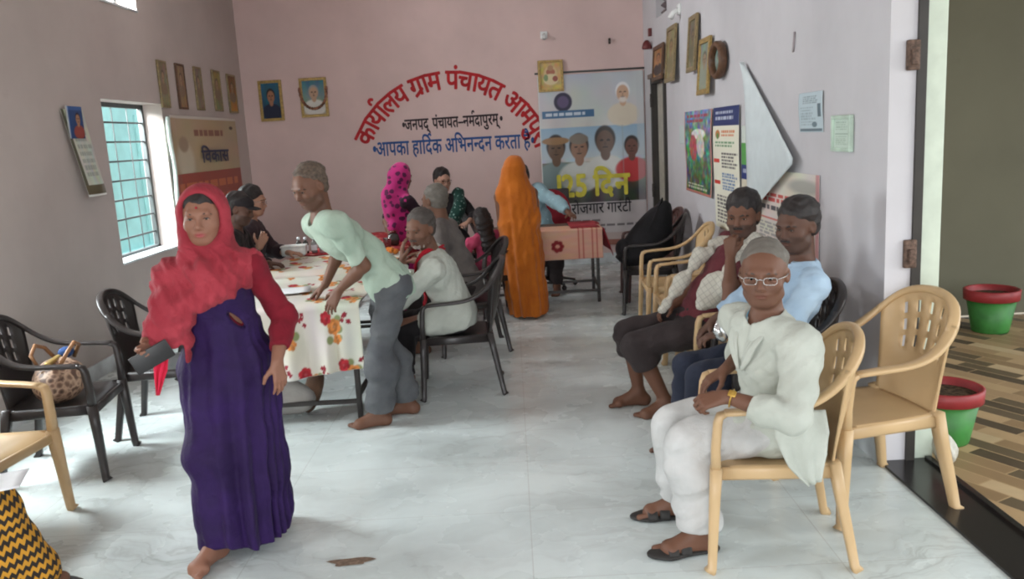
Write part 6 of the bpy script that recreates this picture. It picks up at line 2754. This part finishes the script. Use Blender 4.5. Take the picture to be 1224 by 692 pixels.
P.trousers(M_DARKPANT, off=.022, low=.03, ankle=.26, wr=.005, freq=22)
M_CHECK = checked()
f = Field()
f.chain([P.neck - P.F * .06 + UP * .03 - P.L * .05, P.neck - P.F * .075 + UP * .015, P.neck - P.F * .05 + P.L * .06 + UP * .03], [.05, .055, .05], .03)
f.chain([P.neck - P.F * .05 + P.L * .06 + UP * .03, P.sh[1] + P.F * .02 + UP * .035, P.sh[1] + P.F * .10 - UP * .08, W(858, 345, 4.70), W(838, 366, 4.72)], [.05, .066, .062, .075, .05], .04, flat=(P.L + P.F * .2, .6), rip=(.005, 60))
f.chain([P.neck - P.F * .06 - P.L * .05 + UP * .03, P.sh[-1] + P.L * .06 + P.F * .07, W(838, 305, 4.86), W(815, 336, 4.88), W(793, 368, 4.86)], [.05, .046, .036, .036, .028], .03, flat=(P.L, .8), rip=(.005, 70))
f.wrinkle(.005, 44, 71)
P.piece('shawl', f, M_CHECK, .006, 1)

# ---- 13. man in the pale blue shirt
P = Person('person', 'seated man in a pale blue shirt and navy trousers behind the old man', 1.64, (1.27, 4.10, .53), 186, W(952, 270, 4.00), 214, 10,
           skin=SK3, h=.0055, nb=.02)
P.arm(+1, W(868, 398, 3.86), (.3, -.7, -.6), d=(-1, .25, -.2), n=(0, 0, -1), curl=(.4, .5, .4))
P.arm(-1, W(852, 384, 4.40), (.3, .7, -.5), d=(-.75, -.05, -.65), n=(.5, 0, -.8), curl=(.3, .45, .35), thumb=.2)
P.leg(+1, (.86, 4.02, .085), hint=(-1, 0, .7))
P.leg(-1, (.84, 4.26, .085), hint=(-1, 0, .7))
bm_ = P.body(stub=.45)
P.hair(M_HAIR, back=-.052, t=.012, puff=.006, seed=8)
P.brows(M_HAIR, .0042)
P.moustache(M_HAIR, .0055)
P.shirt(M_BLUESHIRT, sleeve=1.72, off=.022, hem=.05, wr=.0055, freq=24, seed=77, neck=.062)
P.collar(M_BLUESHIRT, .070, .034)
P.trousers(M_NAVY, off=.018, low=.034, wr=.005, freq=22)
p = W(862, 395, 3.84)
m = MB()
m.ball((0, 0, 0), (.04, .035, .05), n=18, m=12)
o = m.build('foil_packet', plain('silver_foil', (206, 208, 208), .2, .5, .9, var=.1, scale=60))
for v in o.data.vertices:
    v.co *= 1 + .16 * math.sin(70 * v.co.x + 50 * v.co.z) * math.sin(65 * v.co.y + 20 * v.co.z)
o.location = tuple(p)
tag(o, 'crumpled silver foil packet in the hands of the man in pale blue', 'packet')

# ---- 14. old man in white
P = Person('person', 'old man in spectacles and a white jacket seated in the nearest beige chair', 1.62, (1.01, 3.22, .53), 186, W(913, 328, 3.14), 246, 4,
           twist=16, skin=SK2, h=.005, nb=.01)
P.arm(+1, W(868, 474, 2.94), (.7, -.5, -.4), d=(-1, .12, -.22), n=(.1, .5, -.8), curl=(.7, .9, .6), thumb=.5)
P.arm(-1, W(868, 441, 3.34), (.4, .7, -.5), d=(-.85, -.1, -.45), n=(.35, 0, -.9), curl=(.3, .4, .3), thumb=.2)
P.leg(+1, (.68, 3.15, .085), hint=(-1, 0, .7), toe=(-1, -.12))
P.leg(-1, (.66, 3.46, .085), hint=(-1, 0, .7), toe=(-1, .05))
om = P.body(stub=.15)
P.hair(M_GREYHAIR, back=-.055, t=.0065, rec=.004, seed=9)
P.brows(M_SALT, .0034)
P.glasses(M_SILVER, M_LENS)
f = Field()
P.f_torso(f, .012)
f.cone(P.neck - P.T * .01 + P.F2 * .012, P.neck + P.T * .2, .060, .09, .006, typ='c')
f.plane(P.belly, -P.T, .01)
P.piece('undershirt', f, cloth('sky_blue_inner_shirt', (120, 176, 198), (98, 156, 184)), .006, 1)


def jacket(f):
    lap(P, .105, .088, .55)(f)
    f.cone(P.pel + P.L * .10, W(955, 525, 3.0), .085, .06, .05, flat=(P.L, .6), rip=(.005, 50))
    # open neck: wedge down the front
    q = P.neck + P.F2 * .115
    f.cone(q + P.T * .02, q - P.T * .13 + P.F2 * .03, .040, .006, .006, typ='c')


P.shirt(M_WHITECL, sleeve=1.60, off=.022, hem=.16, flare=.02, name='jacket', wr=.0055, freq=30, seed=81, neck=.064, cut=jacket, hemz=.40)
P.collar(M_WHITECL, .074, .036, open_=.62)
ribbon('jacket_tail', [W(955, 490, 2.985), W(958, 520, 2.94), W(964, 550, 2.925), W(974, 578, 2.92)], [.19, .20, .15, .05], (1, .05, .25), M_WHITECL, om, 2, .006, .005)
for sx in (1, -1):
    q = P.neck + P.F2 * .118
    ribbon('lapel', [P.neck + P.L2 * sx * .078 + P.F2 * .03 + UP * .016, q + P.L2 * sx * .062 - P.T * .035, q + P.L2 * sx * .040 - P.T * .09 + P.F2 * .018, q + P.L2 * sx * .006 - P.T * .16 + P.F2 * .03], [.03, .05, .045, .012], P.L2 * sx + UP * .25, M_WHITECL, om, 1, .003, .005, 9)
P.trousers(M_WHITEPANT, off=.030, low=.052, ankle=.03, wr=.005, freq=24)
P.watch(+1, M_GOLD, M_GOLD)
P.sandal(+1, M_SANDAL)
P.sandal(-1, M_SANDAL)

# ---- 15. woman in the zigzag saree at the lower left
P = Person('person', 'seated woman in a black and yellow zigzag saree at the bottom left edge', 1.56, (-2.46, 2.90, .53), 4, (-2.44, 2.90, 1.16), 0, 8,
           skin=SK2, h=.008, female=True, nb=.02)
P.arm(-1, (-2.18, 2.76, .66), (-.2, -.7, -.5), d=(1, .3, -.1), n=(0, 0, -1))
P.arm(+1, (-2.20, 3.04, .66), (-.2, .7, -.5), d=(1, -.3, -.1), n=(0, 0, -1))
P.leg(-1, (-2.02, 2.92, .085), hint=(1, 0, .7))
P.leg(+1, (-2.04, 3.12, .085), hint=(1, 0, .7))
zz = P.body()
P.hair(M_HAIR, back=-.08, t=.011)
P.brows(M_HAIR, .003)
P.shirt(M_BLACKCL, sleeve=.9, off=.012, hem=-.1, name='blouse')
f = Field()
P.f_torso(f, .02)
for sd in (1, -1):
    f.cone(P.hip[sd], P.kn[sd], .12, .088, .06)
    f.chain([P.kn[sd], P.an[sd] + np.array((.0, 0, -.04))], [.088, .115], .08)
f.cone((P.kn[1] + P.kn[-1]) / 2, (P.an[1] + P.an[-1]) / 2, .10, .13, .08)
f.plane((0, 0, .028), (0, 0, -1), .004)
f.plane(P.neck - UP * .07, UP, .01)
f.wrinkle(.010, 24, 91)
P.piece('saree', f, zigzag(), .007, 1)
P.sandal(+1, M_SANDAL)
p = WZ(18, 541, .665)
paper(p[0] - .12, p[1], P.kn[1][2] + .105, .24, .20, 20, 'white paper sheet on the lap of the woman in zigzag saree')
